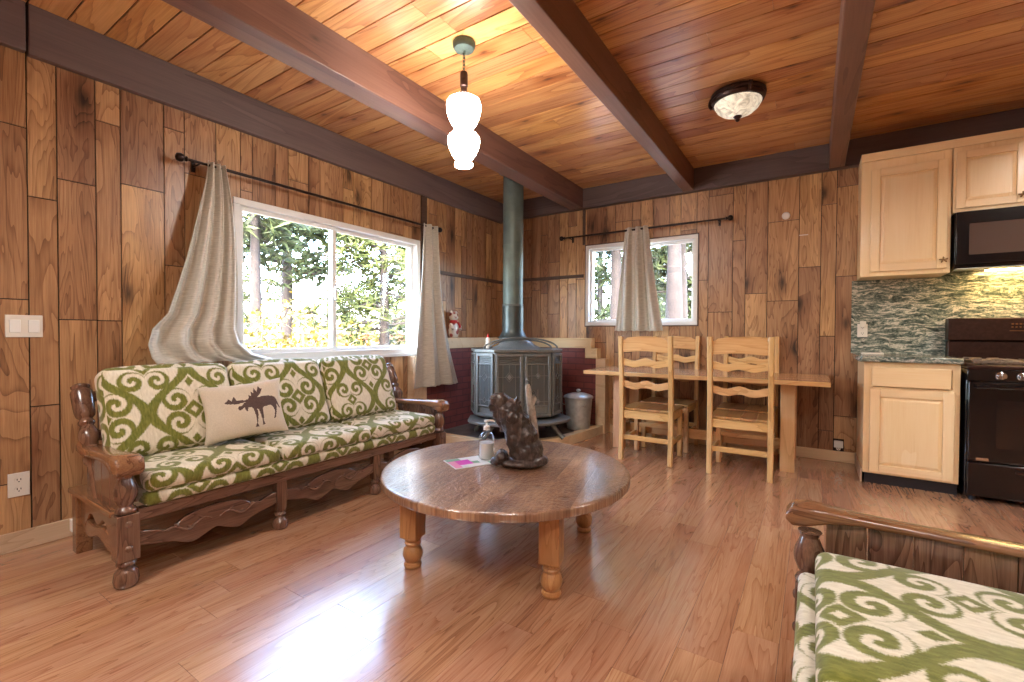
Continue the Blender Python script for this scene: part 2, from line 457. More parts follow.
yg = [-1.9]
rg = random.Random(3)
while yg[-1] < .3: yg.append(yg[-1]+rg.choice([.1, .14, .18, .22]))
yg[-1] = .38
yg += [.50, .66, .78, .95, 1.07, 1.30, 1.42, 1.62, 1.79, 1.88, 2.06, 2.17, 2.35, 2.46, 2.70, 2.81, 3.02, 3.17, 3.27, 3.44, 3.57, 3.70, 3.83, 3.97, 4.12, 4.28, 4.40, 4.50, 4.62, 4.73, 4.91, 5.03, 5.16, 5.32]
i66 = yg.index(.66)
jl = {i66-1: [.37, 1.376, 2.32], i66: [.78, 1.95], i66+1: [1.27, 2.08], i66+2: [1.268, 2.48], i66+3: [.3, 2.13], i66+4: [1.65, 2.57], i66+5: [.6, 2.3]}
panel_wall('wall_left', yg, jl, lambda a0, a1, z0, z1, d0, d1: (LX-d1, LX-d0, a0, a1, z0, z1), 2.80, (WL['y0'], WL['y1'], WL['z0'], WL['z1']), 'left wall of brown wood panelling', 11)
xg = [-3.64, -3.5, -3.36, -3.18, -3.04, -2.93, -2.76, -2.64, -2.52, -2.38, -2.12, -2.01, -1.80, -1.70, -1.55, -1.37, -1.25, -1.08, -.96, -.72, -.60, -.40, -.13, .05, .17, .35, .47, .66, .8, 1.0, 1.12, 1.34, 1.5, 1.72, 1.84, 2.05, 2.22, 2.4, 2.55, 2.75]
jb = {xg.index(-1.08): [1.787], xg.index(-.96): [1.437, 2.681], xg.index(-.72): [.9, 2.18], xg.index(-.60): [.7, 1.62], xg.index(-.40): [1.537, 2.33],
      xg.index(-.13): [1.857], xg.index(.05): [.281, 1.186, 2.44], xg.index(.17): [.43, 1.75, 2.59]}
panel_wall('wall_back', xg, jb, lambda a0, a1, z0, z1, d0, d1: (a0, a1, BY+d0, BY+d1, z0, z1), 2.85, (WB['x0'], WB['x1'], WB['z0'], WB['z1']), 'back wall of brown wood panelling', 23)
rr = [FY]
while rr[-1] < BY-.25: rr.append(rr[-1]+rg.choice([.11, .15, .19, .23]))
rr.append(BY)
panel_wall('wall_right', rr, {}, lambda a0, a1, z0, z1, d0, d1: (RX+d0, RX+d1, a0, a1, z0, z1), 2.85, None, 'right wall', 5)
rr = [LX]
while rr[-1] < RX-.25: rr.append(rr[-1]+rg.choice([.11, .15, .19, .23]))
rr.append(RX)
panel_wall('wall_front', rr, {}, lambda a0, a1, z0, z1, d0, d1: (a0, a1, FY-d1, FY-d0, z0, z1), 2.85, None, 'wall behind the camera', 6)

# floor
mb = MB(); x = -.095-.165*22
while x < RX:
    y = FY-random.uniform(0, 1.2)
    while y < BY:
        l = 1.22; mb.rnd = random.random()
        X0, X1, Y0, Y1 = max(x, LX), min(x+.1635, RX), max(y, FY), min(y+l-.0015, BY)
        if X1 > X0 and Y1 > Y0: mb.box(X0, X1, Y0, Y1, -.01, 0)
        y += l
    x += .165
mb.mat = 1; mb.rnd = 0; mb.box(LX-.1, RX+.1, FY-.1, BY+.1, -.2, -.0015)
struct(mb, 'floor', [M['floor'], plain('floor_seam', rgb(70,42,30), .6)], 'wood laminate floor', smooth=0)
# ceiling of pine boards
mb = MB(); y = .666-.1625*16
while y < BY:
    xx = LX-random.uniform(0, 2.5)
    while xx < RX:
        l = random.choice([2.4, 3.0, 3.6]); mb.rnd = random.random()
        X0, X1, Y0, Y1 = max(xx, LX), min(xx+l-.002, RX), max(y, FY), min(y+.154, BY)
        if X1 > X0 and Y1 > Y0: mb.box(X0, X1, Y0, Y1, CZ, CZ+.02)
        xx += l
    y += .1625
mb.mat = 1; mb.rnd = 0; mb.box(LX-.15, RX+.15, FY-.15, BY+.15, CZ+.01, CZ+.2)
struct(mb, 'ceiling', [M['ceiling'], plain('ceiling_groove', rgb(40,22,14), .8)], 'pine board ceiling', smooth=0)
# beams
for nm, x0, x1, lab in (('ceiling_beam', -2.575, -2.40, 'dark ceiling beam nearest the window wall'), ('ceiling_beam', -1.21, -1.10, 'dark ceiling beam between the two lamps'),
                    ('ceiling_beam', .10, .222, 'dark ceiling beam by the kitchen cabinets'), ('ceiling_beam', 1.42, 1.54, 'dark ceiling beam over the kitchen')):
    mb = MB(); mb.rnd = random.random(); mb.box(x0, x1, FY, 5.24, 2.752, CZ+.002); struct(mb, nm, M['beam'], lab, bevel=.006)
mb = MB(); mb.rnd = .2; mb.box(LX-.01, RX, 5.24, BY+.01, 2.75, CZ+.002); struct(mb, 'trim_1', M['beamx'], 'dark fascia beam along the back wall', bevel=.005)
mb = MB(); mb.rnd = .5; mb.box(LX-.01, -3.60, .665, 5.24, 2.715, CZ+.002); mb.box(LX-.01, -3.60, FY, .655, 2.725, CZ+.002); struct(mb, 'trim_2', M['beamy'], 'dark fascia beam along the window wall', bevel=.005)
# dark strips behind the stove
mb = MB(); mb.box(LX, -3.622, 3.965, 5.302, 1.885, 1.925); mb.box(LX, -2.42, 5.302, BY, 1.905, 1.945); struct(mb, 'trim_3', M['darkstrip'], 'dark horizontal strip around the stove corner')
mb = MB(); mb.box(LX, -3.618, 3.695, 3.775, .99, 2.72); struct(mb, 'trim_4', M['darkstrip'], 'dark upright strip beside the large window')
mb = MB(); mb.box(-2.43, -2.40, 5.30, BY, 2.31, 2.75); struct(mb, 'trim_5', M['darkstrip'], 'dark upright strip beside the small window')
mb = MB(); mb.box(LX, -3.622, FY, 3.42, 0, .105); struct(mb, 'baseboard_left', M['trimwoody'], bevel=.004)
mb = MB(); mb.box(-2.05, .345, 5.302, BY, 0, .1); struct(mb, 'baseboard_back', M['trimwood'], bevel=.004)

# ------------------------------------------------------------------ windows
def window_left():
    o = bpy.data.objects.new('window_1', None); COL.objects.link(o); o.location = (LX, (WL['y0']+WL['y1'])/2, WL['z0']); tag(o, 'large white sliding window over the sofa', kind='structure')
    oy = o.location.y; oz = o.location.z
    def B(y0, y1, z0, z1, x0, x1, mb): mb.box(x0, x1, y0-oy, y1-oy, z0-oz, z1-oz)
    y0, y1, z0, z1 = WL['y0'], WL['y1'], WL['z0'], WL['z1']
    mb = MB(); w = .05
    for r in ((y0, y1, z1-w, z1), (y0, y1, z0, z0+w), (y0, y0+w, z0+w, z1-w), (y1-w, y1, z0+w, z1-w)): B(*r, -.158, .012, mb)
    mb.build('window_frame', M['white'], o, bevel=.004)
    for k, (a, b, d) in enumerate(((y0+w, 2.64, -.035), (2.60, y1-w, -.065))):
        mb = MB(); s = .034
        A0, A1, Z0, Z1 = a, b, z0+w, z1-w
        for r in ((A0, A1, Z1-s, Z1), (A0, A1, Z0, Z0+s), (A0, A0+s, Z0+s, Z1-s), (A1-s*1.15, A1, Z0+s, Z1-s)): B(*r, d-.014, d+.014, mb)
        sa = mb.build('window_sash', M['white'], o, bevel=.003)
        mb = MB(); B(A0+s, A1-s, Z0+s, Z1-s, d-.002, d+.002, mb); mb.build('window_pane', M['glass'], sa, smooth=0)
    mb = MB(); B(2.615, 2.635, 1.50, 1.62, -.02, .004, mb); mb.build('window_latch', M['white'], o, bevel=.003)
    mb = MB(); B(y0-.01, y1+.01, z0-.03, z0+.002, -.01, .03, mb); mb.build('window_sill', M['white'], o, bevel=.004)
window_left()
def window_back():
    o = bpy.data.objects.new('window_2', None); COL.objects.link(o); o.location = ((WB['x0']+WB['x1'])/2, BY, WB['z0']); tag(o, 'small white window over the dining table', kind='structure')
    ox, oz = o.location.x, o.location.z
    def B(x0, x1, z0, z1, y0, y1, mb): mb.box(x0-ox, x1-ox, y0, y1, z0-oz, z1-oz)
    x0, x1, z0, z1 = WB['x0'], WB['x1'], WB['z0'], WB['z1']; w = .045
    mb = MB()
    for r in ((x0, x1, z1-w, z1), (x0, x1, z0, z0+w), (x0, x0+w, z0+w, z1-w), (x1-w, x1, z0+w, z1-w)): B(*r, -.012, .158, mb)
    mb.build('window_frame', M['white'], o, bevel=.004)
    mb = MB()
    for r in ((x0-.012, x1+.012, z1, z1+.012), (x0-.012, x1+.012, z0-.012, z0), (x0-.012, x0, z0, z1), (x1, x1+.012, z0, z1)): B(*r, -.006, .0, mb)
    mb.build('window_casing', M['darkstrip'], o)
    for a, b, d in ((x0+w, -1.70, .04), (-1.74, x1-w, .065)):
        mb = MB(); s = .03
        for r in ((a, b, z1-w-s, z1-w), (a, b, z0+w, z0+w+s), (a, a+s, z0+w+s, z1-w-s), (b-s, b, z0+w+s, z1-w-s)): B(*r, d-.012, d+.012, mb)
        sa = mb.build('window_sash', M['white'], o, bevel=.003)
        mb = MB(); B(a+s, b-s, z0+w+s, z1-w-s, d-.002, d+.002, mb); mb.build('window_pane', M['glass'], sa, smooth=0)
window_back()

# ------------------------------------------------------------------ brick stove surround, hearth
mb = MB()
mb.box(LX, -3.545, 3.70, BY, .0, 1.022); mb.box(-3.545, -2.33, 5.225, BY, .0, 1.022); mb.box(-2.33, -2.20, 5.225, BY, 0, .912)
struct(mb, 'wall_brick', M['brick'], 'low maroon brick wall around the stove corner')
mb = MB(); mb.rnd = .1; mb.box(LX, -3.525, 3.80, BY, 1.022, 1.145); mb.rnd = .4; mb.box(-3.525, -2.262, 5.205, BY, 1.022, 1.145)
mb.rnd = .7; mb.box(-2.345, -2.185, 5.20, BY, .90, 1.022); mb.rnd = .9; mb.box(-2.20, -2.075, 5.195, BY, .0, .90); mb.rnd = .3; mb.box(LX, -3.545, 3.50, 3.70, .0, .95)
struct(mb, 'trim_6', M['trimwood'], 'light wood cap and stepped blocks edging the brick wall', bevel=.006)
hp = [(-3.545, 3.74), (-2.95, 3.74), (-2.72, 3.80), (-2.50, 3.93), (-2.33, 4.10), (-2.22, 4.32), (-2.165, 4.6), (-2.10, 5.195)]
def offs(pts, d):
    out = []
    for i, p in enumerate(pts):
        a = Vector(pts[max(i-1, 0)]); b = Vector(pts[min(i+1, len(pts)-1)]); t = (b-a).normalized(); out.append((p[0]-t.y*d, p[1]+t.x*d))
    return out
mb = MB(); inner = offs(hp, .09); pts = hp+inner[::-1]
n = len(hp)
A = [mb.addv((*p, 0)) for p in hp]; B_ = [mb.addv((*p, .1)) for p in hp]; C_ = [mb.addv((*p, .1)) for p in inner]; D_ = [mb.addv((*p, 0)) for p in inner]
for k in range(n-1):
    mb.addf((A[k], A[k+1], B_[k+1], B_[k])); mb.addf((B_[k], B_[k+1], C_[k+1], C_[k])); mb.addf((C_[k], C_[k+1], D_[k+1], D_[k]))
mb.addf((A[0], B_[0], C_[0], D_[0])); mb.addf((A[-1], D_[-1], C_[-1], B_[-1]))
struct(mb, 'trim_7', M['trimwood'], 'light wood curb along the edge of the hearth', bevel=.004)
mb = MB(); mb.prism([(-3.545, 3.8)]+inner[1:]+[(-2.2, 5.225), (-3.545, 5.225)], 0, .088)
struct(mb, 'floor_hearth', M['slate'], 'grey slate hearth in the corner')

# ------------------------------------------------------------------ sofas
def cushion(mb, c, d, r, nu=(10, 14, 4), puff=(0, 0, .02), uvo=(0, 0), uax=1):
    """rounded box centred c with size d (x depth, y width, z thickness); uv runs along y and round the front"""
    hx, hy, hz = d[0]/2, d[1]/2, d[2]/2
    def pos(p):
        x, y, z = p; q = Vector((max(-hx+r, min(hx-r, x)), max(-hy+r, min(hy-r, y)), max(-hz+r, min(hz-r, z))))
        n = Vector(p)-q
        if n.length > 1e-9: q = q+n.normalized()*min(r, n.length if n.length < r else r)
        u, v = x/hx, y/hy
        if puff[2]: q.z += (1 if z > 0 else -1)*puff[2]*max(0, 1-u**4)*max(0, 1-v**4)*(abs(z)/hz)
        if puff[0]: q.x += (1 if x > 0 else 0)*puff[0]*max(0, 1-v**4)*max(0, 1-(z/hz)**2)
        return (c[0]+q.x, c[1]+q.y, c[2]+q.z)
    def ax(h, n):
        # dense near the rounded ends
        base = [-h, -h+r*.3, -h+r*.65, -h+r]; mid = [(-h+r)+(2*h-2*r)*i/n for i in range(1, n)]
        return base+mid+[-q for q in base[::-1]]
    X, Y, Z = ax(hx, nu[0]), ax(hy, nu[1]), ax(hz, nu[2])
    def face(P, U):
        for i in range(len(P)-1):
            for j in range(len(P[0])-1):
                ids = [P[i][j], P[i+1][j], P[i+1][j+1], P[i][j+1]]; uv = [U[i][j], U[i+1][j], U[i+1][j+1], U[i][j+1]]
                mb.poly([pos(q) for q in ids], [(a+uvo[0], b+uvo[1]) for a, b in uv])
    for z in (-hz, hz): face([[(x, y, z) for y in Y] for x in X], [[(y, -x) for y in Y] for x in X])
    for x in (-hx, hx): face([[(x, y, z) for y in Y] for z in Z], [[(y, -hx-(hz-z)) for y in Y] for z in Z])
    for y in (-hy, hy): face([[(x, y, z) for z in Z] for x in X], [[(y+(hz-z), -x) for z in Z] for x in X])

LEG = [(.045,0),(.058,.012),(.062,.035),(.056,.07),(.040,.088),(.034,.095),(.046,.103),(.050,.112),(.044,.12),(.040,.128)]
def turned(mb, c, prof, seg=20): mb.lathe(prof, c, seg)

def make_sofa(name, loc, rz, spans, label, seed, ext=0.):
    """local frame: rear foot x=0, front legs x=.65, y from 0 to L"""
    root = thing(name, loc, label, 'sofa', rz)
    L = sum(spans)
    FXL = .65
    for y in (0, L):
        s = -1 if y == 0 else 1
        mb = MB()
        mb.lathe([(r_*.82, z_) for r_, z_ in LEG], (FXL, y, 0), 22)
        mb.box(FXL-.04, FXL+.04, y-.044, y+.044, .128, .345)
        mb.lathe([(r_*.82, z_) for r_, z_ in [(.036,.345),(.050,.352),(.052,.362),(.046,.372),(.036,.378),(.034,.385),(.044,.40),(.055,.425),(.057,.445),(.052,.47),(.040,.495),(.033,.51),(.038,.522),(.046,.53)]], (FXL, y, 0), 22)
        leg = mb.build('front_leg', M['sofa'], root, bevel=.012)
        for z in (.185, .30): MB().ell((FXL+.040, y, z), (.008, .016, .016), 12, 6).build('peg', M['sofa'], leg)
        # arm: plan outline (x, y), shaped
        mb = MB()
        out = [(.05,.034),(.12,.042),(.20,.054),(.30,.052),(.42,.044),(.52,.048),(.60,.056),(.66,.060),(.70,.060),(.72,.054)]
        out = [(x_-ext*max(0, min(1, (.52-x_)/.4)), w_) for x_, w_ in out]
        if ext: out = [(x_, w_*.85) for x_, w_ in out]
        top = [(.05,.60),(.12,.60),(.20,.602),(.30,.604),(.42,.608),(.52,.614),(.60,.622),(.66,.626),(.72,.618),(.75,.59)]
        bot = [b_+(.022 if ext else 0) for b_ in [.555,.555,.557,.56,.563,.562,.55,.53,.525,.545]]
        rings = []
        for (xx, w_), (_, zt), zb in zip(out, top, bot):
            ring = []; hh = (zt-zb)/2; zc = (zt+zb)/2
            for k in range(16):
                a = 2*PI*k/16; ca, sa = math.cos(a), math.sin(a); e = .45
                ring.append(mb.addv((xx, y+w_*math.copysign(abs(ca)**e, ca), zc+hh*math.copysign(abs(sa)**e, sa))))
            rings.append(ring)
        for i in range(len(rings)-1):
            for k in range(16): mb.addf((rings[i][k], rings[i][(k+1)%16], rings[i+1][(k+1)%16], rings[i+1][k]))
        mb.addf(rings[0]); mb.addf(rings[-1])
        mb.build('armrest', M['sofax'], root, smooth=50, bevel=.006)
        # boarded side under the arm
        mb = MB()
        for k in range(4+(2 if ext else 0)):
            mb.rnd = random.random()*.2; x0 = .16-(.224 if ext else 0)+k*.112; mb.box(x0, x0+.109, y-.016, y+.016, .335, .562+(.02 if ext else 0))
        mb.build('side_panel', M['sofa'], root, bevel=.003)
        # lower side stretcher with scrolled apron
        mb = MB(); mb.box(-.03-ext, FXL-.04, y-.05, y+.045, .325, .352)
        xs = [-ext+i/16*(.62+ext) for i in range(17)]
        mb.strip([(x_, .325) for x_ in xs], [(x_, .205+.07*math.cos(x_/.62*2*PI*1.0)*-1*.5+.03*math.cos(x_/.62*6*PI)) for x_ in xs], y-.016, y+.016, 'xz')
        mb.strip([(x_, .205+.01*math.sin(x_*20)) for x_ in xs], [(x_, .135+.02*math.cos(x_*20)) for x_ in xs], y-.014, y+.014, 'xz')
        mb.box(-.02-ext, .05-ext, y-.035, y+.035, 0, .33)
        mb.build('side_stretcher', M['sofax'], root, bevel=.006)
        # leaning turned back post
        mb = MB(); ang = math.atan2(-.19, .36)
        mb.M = Matrix.Translation((.20-ext, y, .52)) @ Matrix.Rotation(ang, 4, 'Y')
        mb.lathe([(r_*.80, z_) for r_, z_ in [(.03,-.2),(.033,-.02),(.048,0),(.05,.02),(.043,.032),(.036,.04),(.047,.052),(.049,.065),(.042,.078),(.034,.085),(.036,.095),(.052,.12),(.055,.14),(.05,.165),(.037,.19),(.032,.20),(.044,.212),(.044,.222),(.036,.232),(.034,.24),(.05,.255),(.055,.275),(.058,.33),(.059,.39),(.055,.402),(.046,.41),(.05,.418),(.052,.428),(.04,.436),(.02,.44)]], (0,0,0), 22)
        mb.build('back_post', M['sofa'], root)
    # back frame: rails and boards behind the cushions
    mb = MB(); mb.M = Matrix.Translation((.14-ext, 0, .52)) @ Matrix.Rotation(math.atan2(-.19, .36), 4, 'Y')
    for z in (-.12, .10, .33): mb.box(-.012, .012, .03, L-.03, z, z+.055)
    y = .12
    while y < L-.1: mb.box(-.03, -.012, y, y+.05, -.12, .36); y += .16
    mb.build('back_frame', M['sofay'], root, bevel=.003)
    mb = MB(); mb.box(FXL-.045, FXL+.01, .045, L-.045, .292, .352); mb.build('seat_rail', M['sofay'], root, bevel=.006)
    mb = MB(); mb.box(-.01-ext, .03-ext, .03, L-.03, .27, .33); mb.build('rear_rail', M['sofay'], root, bevel=.006)
    # scalloped carved apron between the feet
    y0 = 0
    for k, w in enumerate(spans):
        ya, yb = y0+(.05 if k == 0 else .022), y0+w-(.05 if k == len(spans)-1 else .022)
        n = 28; ys = [ya+(yb-ya)*i/n for i in range(n+1)]
        f = lambda t: (t-.5)*2
        top = [(q, .215+.055*(1-abs(f(i/n))**1.2)*1.0-.035*math.exp(-((abs(f(i/n))-.62)/.14)**2)+.02*math.exp(-((abs(f(i/n))-1)/.12)**2)) for i, q in enumerate(ys)]
        bot = [(q, .125+.045*abs(f(i/n))**2-.028*math.exp(-((abs(f(i/n))-.35)/.16)**2)+.02*math.exp(-((f(i/n))/.1)**2)) for i, q in enumerate(ys)]
        mb = MB(); mb.rnd = k*.3; mb.strip(top, bot, FXL-.03, FXL-.004, 'yz')
        ap = mb.build('apron', M['sofay'], root, bevel=.005)
        mb = MB(); yc = (ya+yb)/2                       # carved leaf relief
        for s in (-1, 1):
            pts = [(FXL-.002, yc+s*(.02+.22*t), .195+.018*math.sin(t*9)) for t in [i/14 for i in range(15)]]
            mb.tube(pts, [.004+.004*math.sin(PI*i/14) for i in range(15)], 8)
            for t in (.25, .5, .75):
                mb.ell((FXL-.002, yc+s*(.02+.22*t), .195+.018*math.sin(t*9)+.012), (.004, .016, .006), 10, 6, Matrix.Rotation(s*.6, 4, 'X'))
        mb.build('carving', M['sofay'], ap)
        y0 += w
        if k < len(spans)-1:
            mb = MB(); mb.lathe([(.03,0),(.042,.01),(.045,.03),(.038,.055),(.024,.07),(.022,.08),(.034,.088),(.034,.098),(.024,.106),(.026,.115)], (FXL-.02, y0, 0), 18)
            mb.prism([(y0-.026,.115),(y0+.026,.115),(y0+.034,.2),(y0+.03,.292),(y0-.03,.292),(y0-.034,.2)], FXL-.045, FXL+.005, 'yz')
            mb.build('middle_foot', M['sofa'], root, bevel=.003)
    # upholstery
    mb = MB(); cushion(mb, (.345-ext/2, L/2, .387), (.67+ext, L-.135, .068), .025, (6, 30, 2), (0,0,0), (seed*.13, .07)); mb.build('seat_deck', M['ikat'], root, smooth=60, weld=True)
    y0 = .07; rng = random.Random(seed); n = len(spans); w = (L-.14)/n
    for k in range(n):
        mb = MB(); cushion(mb, (.385-ext/2-(.025 if ext else 0), y0+w/2, .462), (.60+ext-(.05 if ext else 0), w-.004, .088), .034, (8, 12, 2), (0,0,.016), (.14+.17*k, .10+.05*k))
        mb.build('seat_cushion', M['ikat'], root, smooth=60, weld=True)
        mb = MB(); mb.M = Matrix.Translation((.235-ext, 0, .505)) @ Matrix.Rotation(math.atan2(-.17, .45), 4, 'Y') @ Matrix.Rotation(-PI/2, 4, 'Y')
        # local z of the rounded box -> front; x -> up
        wb = (L-.19)/n; yb = .03+wb*k; cushion(mb, (.245, yb+wb/2, -.045), (.50, wb-.006, .12), .045, (8, 12, 2), (.022, 0, .02), (.14-(y0+w/2)*0+.0*k, .24 if k < 2 else .44))
        mb.build('back_cushion', M['ikat'], root, smooth=60, weld=True)
        y0 += w
    return root
make_sofa('sofa', (-3.35, .80, 0), 0, [.76, .73, .68], 'long dark wood sofa with green scroll cushions under the large window', 1)
make_sofa('sofa', (.648, 1.865, 0), PI, [.76, .73], 'shorter sofa with green scroll cushions nearest the camera, beside the kitchen', 3, .30)

# ------------------------------------------------------------------ moose pillow
def pillow():
    W, H = .46, .36
    moose = [(-.30,.10),(-.26,.18),(-.20,.20),(-.17,.26),(-.12,.24),(-.05,.27),(.05,.30),(.20,.31),(.32,.30),(.40,.26),(.44,.18),(.47,.04),(.52,-.10),(.49,-.12),(.43,.03),(.42,-.08),(.40,-.20),(.36,-.40),(.30,-.44),(.33,-.38),(.36,-.20),(.33,-.06),(.28,.0),
             (.14,-.02),(.10,-.06),(.11,-.22),(.09,-.46),(.12,-.56),(.05,-.58),(.07,-.50),(.05,-.26),(.02,-.08),(-.01,-.06),(.0,-.22),(-.04,-.50),(-.02,-.60),(-.10,-.62),(-.06,-.50),(-.06,-.24),(-.08,-.06),(-.12,.02),(-.19,.02),(-.20,-.10),(-.24,-.08),(-.26,.04),(-.31,-.02),(-.36,-.04),(-.40,.02),(-.38,.08)]
    ant = [(-.24,.20),(-.40,.16),(-.58,.20),(-.66,.26),(-.60,.27),(-.56,.36),(-.50,.28),(-.44,.42),(-.40,.27),(-.32,.28),(-.24,.26),(-.16,.28),(-.14,.40),(-.10,.36),(-.10,.52),(-.04,.42),(-.03,.62),(.03,.48),(.08,.68),(.12,.56),(.16,.58),(.10,.40),(.0,.28),(-.12,.22)]
    def inside(p, poly):
        x, y = p; c = False; n = len(poly)
        for i in range(n):
            x1, y1 = poly[i]; x2, y2 = poly[i-1]
            if (y1 > y) != (y2 > y) and x < (x2-x1)*(y-y1)/(y2-y1)+x1: c = not c
        return c
    mb = MB(); nu, nv = 130, 96
    def pt(u, v, s):
        t = (max(0, 1-abs(u)**2.6)*max(0, 1-abs(v)**2.6))**.5
        e = 1-.10*(1-abs(v)**2)*abs(u)**6; f_ = 1-.10*(1-abs(u)**2)*abs(v)**6
        wr = .004*math.sin(9*u+5*v)*t
        return (u*W/2*e, -s*(.062*t)+wr, v*H/2*f_)
    for s in (1, -1):
        g = [[mb.addv(pt(-1+2*i/nu, -1+2*j/nv, s)) for j in range(nv+1)] for i in range(nu+1)]
        for i in range(nu):
            for j in range(nv):
                u = -1+2*(i+.5)/nu; v = -1+2*(j+.5)/nv
                mb.mat = 1 if s == 1 and (inside((u*.861-.24, v*.884+.017), moose) or inside((u*.861-.24, v*.884+.017), ant)) else 0
                mb.addf((g[i][j], g[i+1][j], g[i+1][j+1], g[i][j+1]))
    o = mb.build('moose_pillow', [M['linen'], M['moose']], smooth=60, weld=True)
    tag(o, 'natural linen pillow with a brown moose, leaning on the long sofa', 'pillow'); return o
pil = pillow()
pil.matrix_world = Matrix.Translation((-2.965, 1.475, .715)) @ Matrix.Rotation(math.radians(70), 4, 'Z') @ Matrix.Rotation(math.radians(-20), 4, 'X') @ Matrix.Rotation(math.radians(-5), 4, 'Y')

# ------------------------------------------------------------------ coffee table
TC = (-1.43, 2.12); TZ = .457; TR = .675
t = thing('coffee_table', (TC[0], TC[1], 0), 'round low coffee table with turned legs on the wood floor', 'table', math.radians(12.8))
mb = MB(); mb.lathe([(TR-.02, TZ-.046), (TR-.004, TZ-.043), (TR, TZ-.038), (TR, TZ-.010), (TR-.003, TZ-.004), (TR-.009, TZ-.0005), (TR-.02, TZ), (TR*.6, TZ+.0005), (TR*.3, TZ+.001), (0, TZ+.001)], (0,0,0), 72)
mt = Mat('hammered_tabletop', .3, .5, 0, 1, .2); mt.b.inputs['Coat IOR'].default_value = 1.8
x, y, z = mt.coords()
pk = (x*(1/.16)).m('FLOOR')
pv = mt.vec(x*1.2+pk*3.7, y*.22+pk*7.1, pk*2.1)
n1 = mt.noise(pv, 5, 4, .6, .8); n2 = mt.noise(mt.vec(x*3+pk, y*.6, 0), 24, 4, .7); n3 = mt.noise(mt.vec(x, y, 0), 48, 3, .6); n4 = mt.noise(mt.vec(x, y, 1), 3.2, 3)
kv = mt.vec(x+pk, y, 0); kn = 1-mt.voro(kv, 4.5).step(.05, .16)
f = n1*.4+n2*.3+n4*.35
c = mt.ramp(f, [(.34, rgb(72,48,40)), (.50, rgb(136,98,74)), (.66, rgb(196,158,122))])
mt.base(mt.mix(kn*.55, c, rgb(70,42,32))); seam = 1-((x*(1/.16)).frac()-.5).abs().step(.485, .5)
mt.bump(n3*.9+n2*.4+seam*.5-kn*.4, 1.0, .014)
mb.build('tabletop', mt.m, t, smooth=50)
mb = MB()
for s in (-1, 1): mb.box(-.33, .33, s*.37-.015, s*.37+.015, .35, TZ-.044); mb.box(s*.37-.015, s*.37+.015, -.33, .33, .35, TZ-.044)
mb.build('apron', M['tableleg'], t, bevel=.003)
for sx in (-1, 1):
    for sy in (-1, 1):
        mb = MB(); c = (sx*.368, sy*.368, 0)
        mb.lathe([(r_, z_*.84) for r_, z_ in [(.034,0),(.042,.006),(.046,.02),(.042,.034),(.034,.04),(.044,.052),(.051,.075),(.052,.092),(.045,.118),(.034,.136),(.040,.144),(.044,.152),(.040,.160),(.034,.165),(.042,.172),(.044,.18),(.040,.188)]], c, 20)
        mb.prism([(c[0]-.048,c[1]-.048),(c[0]+.048,c[1]-.048),(c[0]+.048,c[1]+.048),(c[0]-.048,c[1]+.048)], .158, TZ-.044)
        mb.build('leg', M['tableleg'], t, bevel=.007)

# carved figure
st = thing('carved_figure', (-1.345, 2.17, TZ+.002), 'dark carved wood figure of a hunched animal with a raised grey branch', 'statue')
mb = MB()
MR = lambda a, ax: Matrix.Rotation(math.radians(a), 4, ax)
R33 = MR(33, 'Z')            # figure seen side-on from the sofa side: local x = image right
mb.M = R33
for c, r, rot in (((-.01,0,.025), (.135,.09,.030), None), ((.015,0,.09), (.098,.08,.085), MR(-6,'Y')), ((-.012,0,.165), (.092,.076,.10), MR(-16,'Y')), ((-.045,0,.24), (.084,.07,.09), MR(-24,'Y')),
                  ((-.082,0,.305), (.075,.062,.075), MR(-30,'Y')), ((-.135,0,.365), (.060,.052,.048), MR(10,'Y')), ((-.165,0,.335), (.032,.034,.034), MR(20,'Y')), ((-.178,0,.318), (.016,.024,.018), None),
                  ((-.155,0,.285), (.016,.020,.05), MR(-18,'Y')), ((-.135,0,.235), (.012,.016,.05), MR(-18,'Y')), ((-.075,-.045,.15), (.02,.02,.085), MR(-8,'Y')), ((-.065,.045,.15), (.02,.02,.085), MR(-8,'Y')),
                  ((-.125,-.03,.06), (.035,.034,.035), None), ((-.12,.03,.055), (.035,.034,.03), None), ((-.155,0,.03), (.03,.05,.022), None), ((.09,-.02,.04), (.05,.06,.03), None),
                  ((-.06,-.065,.285), (.034,.018,.034), MR(-20,'Y')), ((-.06,.065,.285), (.034,.018,.034), MR(-20,'Y')), ((-.045,-.02,.372), (.010,.012,.030), MR(30,'Y')), ((-.065,-.02,.352), (.030,.020,.014), MR(-14,'Y')), ((-.03,-.02,.362), (.018,.012,.010), None),
                  ((-.15,-.03,.385), (.035,.02,.018), None), ((-.15,.03,.385), (.035,.02,.018), None)):
    mb.ell(c, r, 16, 10, rot)
body = mb.build('body', M['statue'], st, smooth=80)
r_ = body.modifiers.new('remesh', 'REMESH'); r_.mode = 'VOXEL'; r_.voxel_size = .0055; r_.use_smooth_shade = True
sm_ = body.modifiers.new('smooth', 'SMOOTH'); sm_.iterations = 4
tx = bpy.data.textures.new('carve', 'CLOUDS'); tx.noise_scale = .035; tx.noise_depth = 3
dp = body.modifiers.new('carve', 'DISPLACE'); dp.texture = tx; dp.strength = .022; dp.mid_level = .5
mb = MB(); mb.M = R33
mb.tube([(.075,.06,.0),(.065,.065,.12),(.055,.06,.22),(.045,.06,.30),(.032,.06,.38),(.024,.06,.44),(.026,.06,.475)], [.03,.028,.026,.024,.020,.017,.006], 10)
mb.tube([(.048,.06,.33),(.062,.055,.37),(.056,.055,.415)], [.012,.016,.007], 8)
o = mb.build('branch', M['driftwood'], st, smooth=60)
